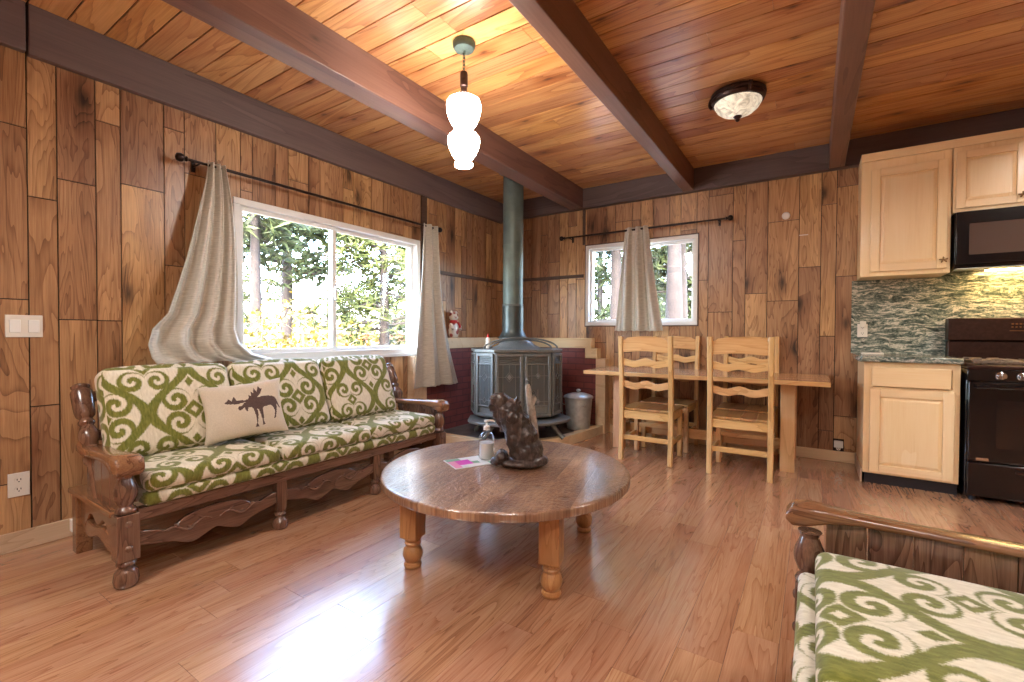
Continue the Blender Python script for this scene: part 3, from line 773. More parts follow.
# soap bottle
SBS = 1.15
sb = thing('soap_dispenser', (-1.60, 2.17, TZ+.0075), 'clear pump bottle of white hand soap beside the carved figure', 'bottle', math.radians(30))
sb.scale = (SBS, SBS, SBS)
mb = MB(); mb.lathe([(.036,0),(.040,.004),(.041,.02),(.041,.095),(.037,.115),(.024,.135),(.014,.142),(.014,.15)], (0,0,0), 28); mb.build('bottle', M['clear'], sb)
mb = MB(); mb.lathe([(.034,.003),(.0375,.008),(.0375,.082),(0,.0825)], (0,0,0), 28); mb.build('soap', M['soap'], sb)
mb = MB(); mb.lathe([(.017,.146),(.017,.162),(.012,.168),(.006,.17),(.006,.186),(.014,.188),(.014,.196),(0,.198)], (0,0,0), 18); mb.tube([(0,0,.192),(.03,0,.194),(.042,0,.188)], [.006,.005,.004], 8); mb.build('pump', M['white'], sb)
# magazine
mb = MB(); mgw, mgh = .26, .19
g = {(1,1):1,(1,2):1,(2,2):1,(2,1):1,(3,1):2,(4,2):0,(0,2):3,(0,3):2,(1,3):2,(0,1):3,(5,3):2,(2,3):0,(5,0):2,(0,0):3}
mb.box(-mgw/2, mgw/2, -mgh/2, mgh/2, 0, .004)
for i in range(6):
    for j in range(4):
        mb.mat = g.get((i, j), 0); x0 = -mgw/2+.004+i*(mgw-.008)/6; y0 = -mgh/2+.004+j*(mgh-.008)/4
        mb.poly([(x0, y0, .0045), (x0+(mgw-.008)/6, y0, .0045), (x0+(mgw-.008)/6, y0+(mgh-.008)/4, .0045), (x0, y0+(mgh-.008)/4, .0045)])
mg = mb.build('magazine', [M['print_white'], M['print_magenta'], M['print_green'], M['print_pink']], smooth=0, recalc=False)
mg.location = (-1.64, 2.07, TZ+.0015); mg.rotation_euler = (0, 0, math.radians(62)); tag(mg, 'white brochure with magenta patches under the soap bottle', 'magazine')

# ------------------------------------------------------------------ dining table and chairs
t = thing('dining_table', (-.94, 4.86, 0), 'long narrow pine table against the back wall under the small window', 'table')
mb = MB()
for k in range(4): mb.rnd = k*.23; mb.box(-1.065, 1.06, -.445+k*.222, -.445+(k+1)*.222-.0012, .782, .82)
mb.build('tabletop', M['dining'], t, bevel=.003)
for x in (-.77, .76):
    for y in (-.17, .34):
        mb = MB(); mb.rnd = random.random(); mb.box(x-.055, x+.055, y-.045, y+.045, 0, .782); mb.build('leg', M['diningleg'], t, bevel=.004)
mb = MB(); mb.box(-.72, .71, .02, .06, .14, .24)
for x in (-.77, .76): mb.box(x-.03, x+.03, -.125, .295, .14, .24)
mb.build('stretcher', M['dining'], t, bevel=.003)

def make_chair(label, loc, rz):
    """local: back posts at y=0, seat toward +y; width along x"""
    c = thing('dining_chair', loc, label, 'chair', rz, 'pine ladder-back chairs around the dining table')
    W = .23
    for s in (-1, 1):
        x = s*W; pts = [(x, .0, 0), (x, .018, .30), (x, .02, .50), (x, .012, .75), (x, -.012, 1.0), (x, -.03, 1.18)]
        mb = MB(); hw = .021; prev = None; mb.rnd = random.random()
        for (a, b, z) in pts:
            hz_ = .024 if z < 1 else .02
            ring = [mb.addv(p) for p in ((a-hw, b-hz_, z), (a+hw, b-hz_, z), (a+hw, b+hz_, z), (a-hw, b+hz_, z))]
            if prev:
                for k in range(4): mb.addf((prev[k], prev[(k+1)%4], ring[(k+1)%4], ring[k]))
            else: mb.addf(ring[::-1])
            prev = ring
        mb.addf(prev); mb.build('back_leg', M['pinez'], c, bevel=.006)
        mb = MB(); mb.rnd = random.random(); mb.box(s*.215-.021, s*.215+.021, .40, .442, 0, .455); mb.build('front_leg', M['pinez'], c, bevel=.006)
    def slat(z0, z1, yb, kind):
        n = 20; xs = [-W+.021+(2*W-.042)*i/n for i in range(n+1)]; top, bot = [], []
        for x in xs:
            u = x/(W-.021)
            if kind == 'top': top.append((x, z1-.022*abs(u)**1.6-(.014 if abs(u) > .86 else 0))); bot.append((x, z0+.006*math.cos(u*PI)))
            else: top.append((x, z1-.012+.012*math.cos(u*2*PI)*(1)-.006*abs(u))); bot.append((x, z0+.010*math.cos(u*2*PI)))
        mb = MB(); mb.rnd = random.random(); mb.strip(top, bot, yb-.009, yb+.009, 'xz'); mb.build('back_slat', M['pinex'], c, bevel=.003)
    slat(1.035, 1.18, -.02, 'top'); slat(.895, .975, -.004, 'w'); slat(.685, .765, .015, 'w')
    mb = MB()
    for k in range(4): mb.rnd = random.random(); mb.box(-.245+k*.1225, -.245+(k+1)*.1225-.0015, .043, .475, .470, .492)
    mb.build('seat', M['pineseat'], c, bevel=.004)
    mb = MB(); mb.box(-.21, .21, .008, .032, .40, .470); mb.box(-.194, .194, .41, .432, .40, .470)
    for s in (-1, 1): mb.box(s*.22-.011, s*.22+.011, .042, .40, .40, .470)
    mb.build('seat_frame', M['pinex'], c, bevel=.003)
    for q in ((-.21, .21, .006, .028, .195, .24), (-.194, .194, .412, .432, .255, .295), (-.231, -.209, .042, .40, .175, .215), (.209, .231, .042, .40, .175, .215)):
        mb = MB(); mb.rnd = random.random(); mb.box(*q); mb.build('stretcher', M['pinex'], c, bevel=.003)
    return c
ch = make_chair('pine ladder-back chair at the near side of the table, closest to the hearth', (-1.30, 4.24, 0), 0)
for loc, rz, lab in (((-.51, 4.24, 0), math.radians(1), 'pine ladder-back chair at the near side of the table, closest to the kitchen'),
                     ((-1.28, 5.26, 0), PI, 'pine ladder-back chair against the wall below the small curtain, behind the table'),
                     ((-.535, 5.26, 0), PI, 'pine ladder-back chair against the wall behind the kitchen end of the table')):
    k = copy_tree(ch); k.location = loc; k.rotation_euler = (0, 0, rz); k['label'] = lab

# ------------------------------------------------------------------ wood stove
sv = thing('wood_stove', (-2.765, 4.30, .088), 'black cast iron wood stove with angled sides in the corner', 'stove', PI/4)
fr = -.36
body_pts = [(-.305, fr), (.305, fr), (.47, fr+.20), (.47, .18), (.25, .30), (-.25, .30), (-.47, .18), (-.47, fr+.20)]
mb = MB(); mb.prism([(x*.985, y*.985+.004) for x, y in body_pts], .23, .915); mb.build('firebox', M['iron'], sv, bevel=.006)
mb = MB(); mb.prism([(x*1.03, y*1.04) for x, y in body_pts], .915, .945)
mb.lathe([(.30,.945),(.27,.955),(.21,.985),(.16,1.03),(.14,1.06)], (0,0,0), 40, 1, .8)
mb.build('top_plate', M['iron'], sv, bevel=.004)
mb = MB()                                                # arched rib over the top
for r0 in (.40, .34): mb.tube([(r0*math.cos(a), -.25+.05*(.4-r0)*8, .95+.115*(r0/.4)*math.sin(a)) for a in [PI*i/20 for i in range(21)]], .009, 8)
mb.build('arch_rib', M['iron'], sv)
# ash shelf
mb = MB(); sh = [(.56*math.cos(a), -.18+.38*math.sin(a)) for a in [-PI*i/24 for i in range(25)]][::-1]
mb.prism(sh+[(.50, .1), (-.50, .1)], .178, .205); mb.build('ash_shelf', plain('shelf_iron', rgb(124,124,120), .4, .4), sv, bevel=.006)
for x, y in ((-.36,-.33), (.36,-.33), (-.36,.18), (.36,.18)):
    s = 1 if x > 0 else -1
    mb = MB(); mb.tube([(x*.85, y*.9, .18), (x*.95, y*.96, .12), (x*1.12, y*1.08, .04), (x*1.2, y*1.14, .008)], [.035,.028,.02,.03], 8); mb.build('leg', M['iron'], sv, smooth=60)
def stove_face(p, q, name, glass, diamonds, z0=.25, z1=.90):
    """framed door panel on the face from p to q"""
    p = Vector((*p, 0)); q = Vector((*q, 0)); d = (q-p); w = d.length; d.normalize(); nrm = Vector((d.y, -d.x, 0))
    Mx = Matrix(((d.x, nrm.x, 0, p.x), (d.y, nrm.y, 0, p.y), (0, 0, 1, 0), (0, 0, 0, 1)))
    mb = MB(); mb.M = Mx; g_ = .012; fw = .028
    for r in ((g_, w-g_, z1-fw, z1), (g_, w-g_, z0, z0+fw), (g_, g_+fw, z0+fw, z1-fw), (w-g_-fw, w-g_, z0+fw, z1-fw)): mb.box(r[0], r[1], -.004, .018, r[2], r[3])
    mb.box(g_+fw, w-g_-fw, -.004, .012, z1-fw-.085, z1-fw-.07); mb.box(g_+fw, w-g_-fw, -.004, .012, z0+fw+.07, z0+fw+.085)
    if w > .25:
        for k in range(3): mb.box(g_+fw+.01, w-g_-fw-.01, -.004, .010, z1-fw-.02-.02*k, z1-fw-.012-.02*k)
    dr = mb.build(name, M['iron'], sv, bevel=.003)
    mb = MB(); mb.M = Mx; mb.box(g_+fw, w-g_-fw, .0, .006, z0+fw+.085, z1-fw-.085); mb.build('glass', M['ironglass'], dr, smooth=0)
    mb = MB(); mb.M = Mx; cx = w/2
    for x in (cx-w*.22, cx+w*.22): mb.box(x-.002, x+.002, .004, .010, z0+fw+.085, z1-fw-.085)
    for (zc, r) in diamonds:
        for a in range(4):
            a0, a1 = a*PI/2, (a+1)*PI/2
            mb.tube([(cx+r*.8*math.cos(a0), .010, zc+r*math.sin(a0)), (cx+r*.8*math.cos(a1), .010, zc+r*math.sin(a1))], .0035, 6)
        mb.tube([(g_+fw, .009, zc), (cx-r*.8, .009, zc)], .0025, 6); mb.tube([(cx+r*.8, .009, zc), (w-g_-fw, .009, zc)], .0025, 6)
        mb.tube([(cx, .009, zc+r), (cx, .009, min(zc+r+.10, z1-.1))], .0025, 6)
    mb.build('tracery', M['iron'], dr)
    if name == 'door':
        for (zc, r) in diamonds:
            mb = MB(); mb.M = Mx; mb.prism([(cx-r*.5, zc), (cx, zc-r*.62), (cx+r*.5, zc), (cx, zc+r*.62)], .011, .016, 'xz'); mb.build('diamond', M['ironlight'], dr, smooth=0)
    return dr
stove_face((-.305, fr), (0, fr), 'door', 1, [(.66, .05)])
stove_face((0, fr), (.305, fr), 'door', 1, [(.67, .03), (.40, .03)])
stove_face((-.47, fr+.20), (-.305, fr), 'side_panel', 1, [(.66, .045), (.42, .03)])
stove_face((.305, fr), (.47, fr+.20), 'side_panel', 1, [(.66, .035), (.42, .03)])
stove_face((.47, fr+.20), (.47, .18), 'side_panel', 1, [(.6, .05)]); stove_face((-.47, .18), (-.47, fr+.20), 'side_panel', 1, [(.6, .05)])
mb = MB(); mb.tube([(.02, fr-.02, .55), (.02, fr-.05, .56), (.02, fr-.06, .62)], .009, 8); mb.ell((.02, fr-.06, .64), (.014, .014, .02)); mb.build('handle', M['ironlight'], sv)
# flue
fl = thing('stove_pipe', (-2.80, 4.28, 1.14), 'grey green steel flue pipe rising from the stove to the ceiling', 'pipe')
mb = MB(); mb.lathe([(.17,0),(.168,.012),(.150,.03),(.128,.07),(.119,.10),(.119,.36)], (0,0,0), 36); mb.build('collar', plain('flue_collar', rgb(66,72,68), .4, .5, var=.2, scale=10), fl)
mb = MB(); mb.lathe([(.1125,.34),(.1125,1.0),(.1145,1.002),(.1145,1.03),(.1125,1.032),(.1125,CZ-1.14)], (0,0,0), 36); mb.build('pipe', M['pipe'], fl)
mb = MB()
for z in (.36, .375): mb.lathe([(.119,z),(.1215,z+.003),(.119,z+.006)], (0,0,0), 36)
mb.build('band', M['ironlight'], fl)
mb = MB(); mb.lathe([(.165,CZ-1.14-.012),(.165,CZ-1.14-.001)], (0,0,0), 36); mb.build('ceiling_ring', M['iron'], fl)
# bottle on the stove
bt = thing('lighter_fluid_bottle', (-3.03, 4.13, 1.0335), 'white bottle with a red cap standing on the stove', 'bottle')
mb = MB(); mb.lathe([(.024,0),(.027,.004),(.027,.10),(.022,.118),(.012,.125)], (0,0,0), 20); mb.build('bottle', M['cream_plastic'], bt)
mb = MB(); mb.lathe([(.016,.122),(.016,.142),(.007,.15),(.005,.166),(0,.168)], (0,0,0), 16); mb.build('cap', M['red'], bt)
# ceramic figure on the ledge
jr = thing('ceramic_bear_jar', (-3.585, 4.19, 1.145), 'cream and red ceramic bear jar on the brick ledge by the curtain', 'jar')
mb = MB(); mb.lathe([(.045,0),(.06,.01),(.068,.05),(.070,.10),(.062,.15),(.045,.18),(.04,.19)], (0,0,0), 24, .8)
mb.ell((0,0,.25), (.052,.062,.062)); mb.ell((0,-.045,.305), (.018,.022,.024)); mb.ell((0,.045,.305), (.018,.022,.024)); mb.ell((.045,0,.24), (.022,.026,.02))
for s in (-1, 1): mb.tube([(.01, s*.055, .16), (.04, s*.08, .13), (.055, s*.06, .10)], [.02,.018,.018], 10)
mb.build('jar', M['jar'], jr, smooth=60)
mb = MB(); mb.lathe([(.048,.175),(.052,.185),(.052,.2),(.046,.21)], (0,0,0), 24, .85); mb.tube([(.04,.03,.19),(.055,.045,.15),(.06,.05,.12)], [.012,.014,.012], 8); mb.build('scarf', M['red'], jr)

# ash bucket
bk = thing('ash_can', (-2.30, 4.93, .088), 'galvanised steel lidded can on the hearth beside the stove', 'bucket')
mb = MB(); pr_ = [(.125,0),(.132,.006)]
for k in range(15): pr_.append((.134+.026*k/14+(.002 if k % 2 else 0), .02+.33*k/14))
mb.lathe(pr_+[(.168,.355),(.168,.365),(.160,.37)], (0,0,0), 40); mb.build('can', M['galv'], bk)
mb = MB(); mb.lathe([(.172,.358),(.174,.372),(.166,.384),(.13,.402),(.08,.416),(.0,.42)], (0,0,0), 40); lid = mb.build('lid', M['galv'], bk)
mb = MB(); mb.lathe([(.012,.418),(.012,.432),(.026,.438),(.028,.452),(.018,.462),(0,.464)], (0,0,0), 16); mb.build('lid_knob', M['galv'], lid)
mb = MB(); mb.tube([(.165*math.cos(a), .165*math.sin(a)*.4-.158, .33-.07*math.sin(a)) for a in [PI*i/14 for i in range(15)]], .004, 8); mb.build('handle', M['galv'], bk)
o = MB().tube([(-2.50, 4.93, .094), (-2.48, 4.86, .50), (-2.50, 4.72, .60)], [.007,.006,.005], 8).build('hearth_poker', M['ironlight']); tag(o, 'thin steel poker leaning behind the ash can', 'poker')

# ------------------------------------------------------------------ curtains and rods
def curtain(name, rows, folds, axis, label, phase=0., tail=None):
    """rows: (z, a0, a1, depth, amplitude); axis 'y' on the window wall (depth = x), 'x' on the back wall (depth = y)"""
    mb = MB(); nu = 90; nz = 60; pts = []
    zs = [r[0] for r in rows]
    def at(t):
        f_ = t*(len(rows)-1); i = min(int(f_), len(rows)-2); k = f_-i
        return [rows[i][j]*(1-k)+rows[i+1][j]*k for j in range(5)]
    for j in range(nz+1):
        z, a0, a1, d, am = at(j/nz); row = []
        for i in range(nu+1):
            s = i/nu; w = s+.02*math.sin(7*s+3*j/nz)
            fo = math.sin(2*PI*folds*w+phase)+.35*math.sin(2*PI*folds*2.1*w+1.3+phase)
            a = a0+(a1-a0)*s+am*.25*math.cos(2*PI*folds*w+phase); dd = d+am*fo
            zz = z+(.004*math.sin(40*s) if j == nz else 0)
            row.append((dd, a, zz) if axis == 'y' else (a, dd, zz))
        pts.append(row)
    ids = [[mb.addv(p) for p in r] for r in pts]
    for j in range(nz):
        for i in range(nu):
            mb.addf((ids[j][i], ids[j][i+1], ids[j+1][i+1], ids[j+1][i]), [(i/nu, pts[j][i][2]), ((i+1)/nu, pts[j][i+1][2]), ((i+1)/nu, pts[j+1][i+1][2]), (i/nu, pts[j+1][i][2])])
    o = mb.build(name, M['curtain'], smooth=80, recalc=False)
    s_ = o.modifiers.new('thick', 'SOLIDIFY'); s_.thickness = .003
    return tag(o, label, 'curtain', 'taupe curtains on the windows')
curtain('curtain', [(2.385,1.51,1.635,-3.525,.020),(2.25,1.49,1.66,-3.52,.022),(2.1,1.455,1.685,-3.515,.024),(1.9,1.41,1.705,-3.51,.026),(1.7,1.36,1.71,-3.50,.028),(1.5,1.30,1.71,-3.49,.030),(1.32,1.24,1.705,-3.48,.034),(1.22,1.15,1.70,-3.465,.04),(1.12,1.115,1.72,-3.44,.045),(1.04,1.13,1.80,-3.42,.04),(1.0,1.16,1.92,-3.40,.02)],
        3.6, 'y', 'grey taupe curtain bunched behind the left end of the long sofa', .6)
curtain('curtain', [(2.385,3.62,3.85,-3.52,.022),(2.2,3.605,3.855,-3.51,.024),(1.9,3.58,3.865,-3.50,.026),(1.6,3.545,3.885,-3.49,.028),(1.3,3.50,3.925,-3.475,.030),(1.0,3.455,3.995,-3.465,.034),(.8,3.43,4.06,-3.46,.036),(.62,3.40,4.12,-3.455,.036)],
        2.2, 'y', 'silvery curtain hanging between the large window and the stove', 2.2)
curtain('curtain', [(2.43,-1.86,-1.59,5.215,.022),(2.3,-1.875,-1.575,5.215,.024),(2.1,-1.895,-1.55,5.21,.028),(1.9,-1.91,-1.52,5.205,.032),(1.7,-1.93,-1.49,5.20,.034),(1.5,-1.95,-1.455,5.195,.038),(1.3,-1.97,-1.42,5.19,.04),(1.235,-1.98,-1.41,5.19,.04)],
        3.0, 'x', 'taupe curtain gathered in the middle of the small window', .2)
def rod(loc, length, axis, label, extra=0):
    r = thing('curtain_rod', loc, label, 'curtain rod', 0 if axis == 'x' else PI/2)   # local x along the rod, local +y toward the wall
    mb = MB(); mb.tube([(0,0,0), (length,0,0)], .0095, 12); mb.tube([(.25,0,0), (length-.3,0,0)], .0115, 12); mb.build('rod', M['rod'], r)
    for x in (-.02, length+.02):
        s = -1 if x < 0 else 1
        mb = MB(); mb.M = Matrix.Translation((x, 0, 0)) @ Matrix.Rotation(s*PI/2, 4, 'Y')
        mb.lathe([(.010,-.02),(.018,-.016),(.018,-.01),(.010,-.006),(.012,0),(.026,.012),(.030,.028),(.024,.044),(.01,.05),(.0,.052)], (0,0,0), 16); mb.build('finial', M['rod'], r)
    for x in (.07, length-.07):
        mb = MB(); mb.tube([(x,0,-.012),(x,.05,-.012),(x,.10 if axis == 'x' else .09,-.012)], .006, 8); mb.box(x-.012, x+.012, .088 if axis=='x' else .085, .094, -.05, .03); mb.build('bracket', M['rod'], r)
    return r
rod((-3.54, 1.40, 2.365), 2.45, 'y', 'dark metal curtain rod above the large window')
rod((-2.64, 5.225, 2.405), 1.86, 'x', 'dark metal curtain rod above the small window')

# ------------------------------------------------------------------ lamps
pd = thing('pendant_lamp', (-1.82, 2.22, CZ), 'lit pendant lamp of two stacked white glass globes on a chain', 'lamp')
mb = MB(); mb.lathe([(0,-.055),(.03,-.05),(.06,-.045),(.068,-.03),(.07,-.008),(.066,-.0005)], (0,0,0), 32); mb.build('canopy', M['patina'], pd)
mb = MB()
for k in range(6):
    z = -.062-k*.022; mb.M = Matrix.Translation((0,0,z)) @ Matrix.Rotation(PI/2*(k % 2), 4, 'Z')
    mb.tube([(.008*math.cos(a), 0, .015*math.sin(a)) for a in [2*PI*i/12 for i in range(13)]], .0025, 6, False)
mb.build('chain', M['patina'], pd)
mb = MB(); mb.lathe([(.006,-.18),(.022,-.185),(.024,-.20),(.024,-.27),(.02,-.275),(.02,-.30),(.028,-.31),(.024,-.32)], (0,0,0), 20); mb.build('socket', M['bronze'], pd)
mb = MB(); mb.lathe([(.030,-.335),(.07,-.342),(.098,-.36),(.106,-.39),(.103,-.43),(.086,-.48),(.062,-.52),(.052,-.54),(.060,-.552)], (0,0,0), 32); mb.build('upper_globe', M['globe'], pd)
mb = MB(); mb.lathe([(.055,-.555),(.078,-.562),(.094,-.58),(.099,-.605),(.093,-.64),(.074,-.685),(.052,-.715),(.044,-.728),(.056,-.742),(.054,-.758),(0,-.76)], (0,0,0), 32); mb.build('lower_globe', M['globe'], pd)

fm = thing('flush_ceiling_lamp', (-.49, 3.78, CZ), 'bronze flush ceiling lamp with an alabaster glass bowl', 'lamp')
mb = MB(); mb.lathe([(.165,-.0005),(.185,-.012),(.188,-.03),(.178,-.04),(.184,-.052),(.176,-.07),(.160,-.078)], (0,0,0), 48); mb.build('rim', M['bronze'], fm)
for k in range(3):
    a = k*2*PI/3-1.0; mb = MB(); mb.M = Matrix.Rotation(a, 4, 'Z'); mb.cbox((.182, 0, -.045), (.022, .028, .075)); mb.ell((.192, 0, -.045), (.012,.012,.03)); mb.build('clip', M['bronze'], fm, bevel=.003)
al = Mat('alabaster_bowl', .3); x, y, z = al.coords(); n = al.noise(al.vec(x, y, z), 14, 4, .6, 1.5); cc = al.ramp(n, [(.35, rgb(170,160,138)), (.6, rgb(232,224,202))]); al.base(cc); al.nt.links.new(cc, al.b.inputs['Emission Color']); al.b.inputs['Emission Strength'].default_value = .35
mb = MB(); mb.lathe([(.162,-.07),(.158,-.09),(.142,-.118),(.112,-.145),(.07,-.165),(.03,-.175),(0,-.177)], (0,0,0), 40); mb.build('bowl', al.m, fm)
mb = MB(); mb.lathe([(.026,-.172),(.03,-.178),(.022,-.188),(.012,-.194),(.016,-.204),(.008,-.214),(0,-.216)], (0,0,0), 18); mb.build('finial', M['bronze'], fm)
for (x, y, lab, p) in ((1.75, 3.2, 'square lit ceiling lamp over the kitchen', 1), (-2.0, -.7, 'added unseen fill light behind the long sofa end', 1), (.6, -.6, 'added unseen fill light behind the camera', 1)):  # first is the kitchen lamp; the other two are unseen panels added as fill
    c = thing('lamp_and_fill_panel', (x, y, CZ), lab, 'lamp')
    mb = MB(); mb.box(-.32, .32, -.32, .32, -.04, -.0005); mb.build('frame', M['bronze'], c, bevel=.006)
    mb = MB(); mb.box(-.30, .30, -.30, .30, -.055, -.041); mb.build('diffuser', M['lamp'], c, bevel=.01)

# ------------------------------------------------------------------ kitchen
def raised_door(root, name, x0, x1, z0, z1, y, grain='maple', knob=None, fw=.062):
    """raised panel door whose front is at y; root-relative"""
    mb = MB()
    for r, mi in (((x0, x0+fw, z0, z1), 0), ((x1-fw, x1, z0, z1), 0), ((x0+fw, x1-fw, z1-fw, z1), 1), ((x0+fw, x1-fw, z0, z0+fw), 1)):
        mb.mat = mi; mb.rnd = random.random(); mb.box(r[0], r[1], y, y+.02, r[2], r[3])
    mb.mat = 0; mb.rnd = random.random()
    a = [(x0+fw, z0+fw), (x1-fw, z0+fw), (x1-fw, z1-fw), (x0+fw, z1-fw)]; g = .026
    b = [(x0+fw+g, z0+fw+g), (x1-fw-g, z0+fw+g), (x1-fw-g, z1-fw-g), (x0+fw+g, z1-fw-g)]
    A = [mb.addv((p[0], y+.016, p[1])) for p in a]; B = [mb.addv((p[0], y+.004, p[1])) for p in b]
    for k in range(4): mb.addf((A[k], A[(k+1)%4], B[(k+1)%4], B[k]))
    mb.addf(B)
    d = mb.build(name, [M['maple'], M['maplex']], root, bevel=.003, smooth=20)
    if knob:
        mb = MB(); kx, kz = knob
        mb.tube([(kx, y, kz), (kx, y-.022, kz)], .006, 8)
        for k in range(5):
            a_ = k*2*PI/5+.4; mb.M = Matrix.Translation((kx+.016*math.cos(a_), y-.026, kz+.012*math.sin(a_))) @ Matrix.Rotation(-a_, 4, 'Y'); mb.ell((0,0,0), (.014,.005,.006), 10, 6)
        mb.M = Matrix.Identity(4); mb.build('knob', M['brass'], d)
    return d
UY = 4.99
uc = thing('wall_cabinet', (.62, BY, 1.70), 'tall maple wall cabinet left of the microwave', 'cabinet', 0, 'maple wall cabinets'); ox, oy, oz = uc.location
mb = MB(); mb.box(.33-ox, .905-ox, UY+.02-oy, -.004, 0, .98); mb.mat = 0
for r in ((.33, .40, 1.70, 2.68), (.86, .905, 1.70, 2.68), (.40, .86, 2.59, 2.68), (.40, .86, 1.70, 1.755)): mb.rnd = random.random(); mb.box(r[0]-ox, r[1]-ox, UY-oy, UY+.02-oy, r[2]-oz, r[3]-oz)
mb.build('carcass', M['maple'], uc, bevel=.002)
raised_door(uc, 'door', .397-ox, .882-ox, 1.737-oz, 2.605-oz, UY-.021-oy, knob=(.858-ox, 1.80-oz))
uc = thing('wall_cabinet', (1.30, BY, 2.17), 'short maple wall cabinet above the microwave', 'cabinet', 0, 'maple wall cabinets'); ox, oy, oz = uc.location
mb = MB(); mb.box(.912-ox, 1.69-ox, UY+.0-oy, -.004, .0, .51)
for r in ((.912, .96, 2.17, 2.68), (1.64, 1.69, 2.17, 2.68), (.96, 1.64, 2.62, 2.68), (.96, 1.64, 2.17, 2.20)): mb.rnd = random.random(); mb.box(r[0]-ox, r[1]-ox, UY-.02-oy, UY-.0-oy, r[2]-oz, r[3]-oz)
mb.build('carcass', M['maple'], uc, bevel=.002)
raised_door(uc, 'door', .925-ox, 1.312-ox, 2.195-oz, 2.64-oz, UY-.041-oy, knob=(1.285-ox, 2.245-oz), fw=.055)
raised_door(uc, 'door', 1.318-ox, 1.68-ox, 2.195-oz, 2.64-oz, UY-.041-oy, knob=(1.345-ox, 2.245-oz), fw=.055)
# cornice board
mb = MB(); mb.box(.328, 1.70, UY-.024, BY-.004, 2.682, 2.748); o = mb.build('cabinet_cornice', M['maplex'], bevel=.003); tag(o, 'maple cornice board above the wall cabinets', 'trim')
# microwave
mw = thing('microwave', (1.30, BY, 1.725), 'black microwave above the range', 'microwave'); ox, oy, oz = mw.location
MY = 4.93
mb = MB(); mb.box(.922-ox, 1.68-ox, MY+.03-oy, -.004, .0, .44); mb.build('housing', M['black'], mw, bevel=.005)
mb = MB(); mb.box(.925-ox, 1.50-ox, MY-oy, MY+.03-oy, .03, .438); d = mb.build('door', M['black'], mw, bevel=.006)
mb = MB(); mb.box(1.0-ox, 1.43-ox, MY-.003-oy, MY+.001-oy, .10, .34); mb.build('door_window', plain('microwave_window', rgb(92,76,68), .12, 0, coat=1), d, smooth=0)  # brownish pane colour paints in the reflected cabinets
mb = MB(); mb.tube([(1.462-ox, MY-oy, .07), (1.462-ox, MY-.035-oy, .10), (1.462-ox, MY-.038-oy, .22), (1.462-ox, MY-.035-oy, .36), (1.462-ox, MY-oy, .39)], .011, 10); mb.build('handle', M['black'], d)
mb = MB(); mb.box(1.505-ox, 1.678-ox, MY-oy, MY+.03-oy, .03, .438); mb.build('control_panel', M['black'], mw, bevel=.004)
mb = MB(); mb.box(.94-ox, 1.66-ox, MY+.02-oy, MY+.16-oy, -.006, .0); mb.build('vent', M['galv'], mw)
mb = MB(); mb.box(1.15-ox, 1.45-ox, -.24, -.12, -.008, -.001); mb.build('hood_lamp', M['hoodlamp'], mw)
# backsplash, counter, base cabinet
mb = MB(); mb.box(.292, 1.72, 5.300, BY-.0005, 1.03, 1.698); mb.box(.905, 1.72, 5.300, BY-.0005, 1.698, 1.74); o = mb.build('backsplash', M['granite']); tag(o, 'green and cream streaked granite slab behind the range', 'backsplash')
mb = MB(); mb.prism([(.305,5.298),(.305,4.66),(.325,4.625),(.925,4.62),(.925,5.298)], .985, 1.03); o = mb.build('countertop', M['granite'], bevel=.008); tag(o, 'dark green granite worktop on the base cabinet', 'countertop')
bc = thing('base_cabinet', (.63, 5.0, 0), 'maple base cabinet with one drawer and one door left of the range', 'cabinet'); ox, oy = .63, 5.0
mb = MB(); mb.box(.345-ox, .915-ox, 4.68-oy, .29, .10, .984)
for r in ((.345, .405, .09, .984), (.87, .915, .09, .984), (.405, .87, .93, .984), (.405, .87, .75, .785), (.405, .87, .09, .12)): mb.rnd = random.random(); mb.box(r[0]-ox, r[1]-ox, 4.66-oy, 4.68-oy, r[2], r[3])
mb.build('carcass', M['maple'], bc, bevel=.002)
mb = MB(); mb.mat = 0; mb.box(.395-ox, .862-ox, 4.64-oy, 4.66-oy, .792, .945); mb.build('drawer', M['maplex'], bc, bevel=.005)
raised_door(bc, 'door', .385-ox, .882-ox, .105, .772, 4.639-oy)
mb = MB(); mb.box(.36-ox, .915-ox, 4.705-oy, .29, 0, .10); mb.build('toe_kick', M['toe'], bc)
mb = MB(); mb.box(.335-ox, .345-ox, 4.70-oy, .29, 0, .11); mb.build('end_skirting', M['trimwoody'], bc)
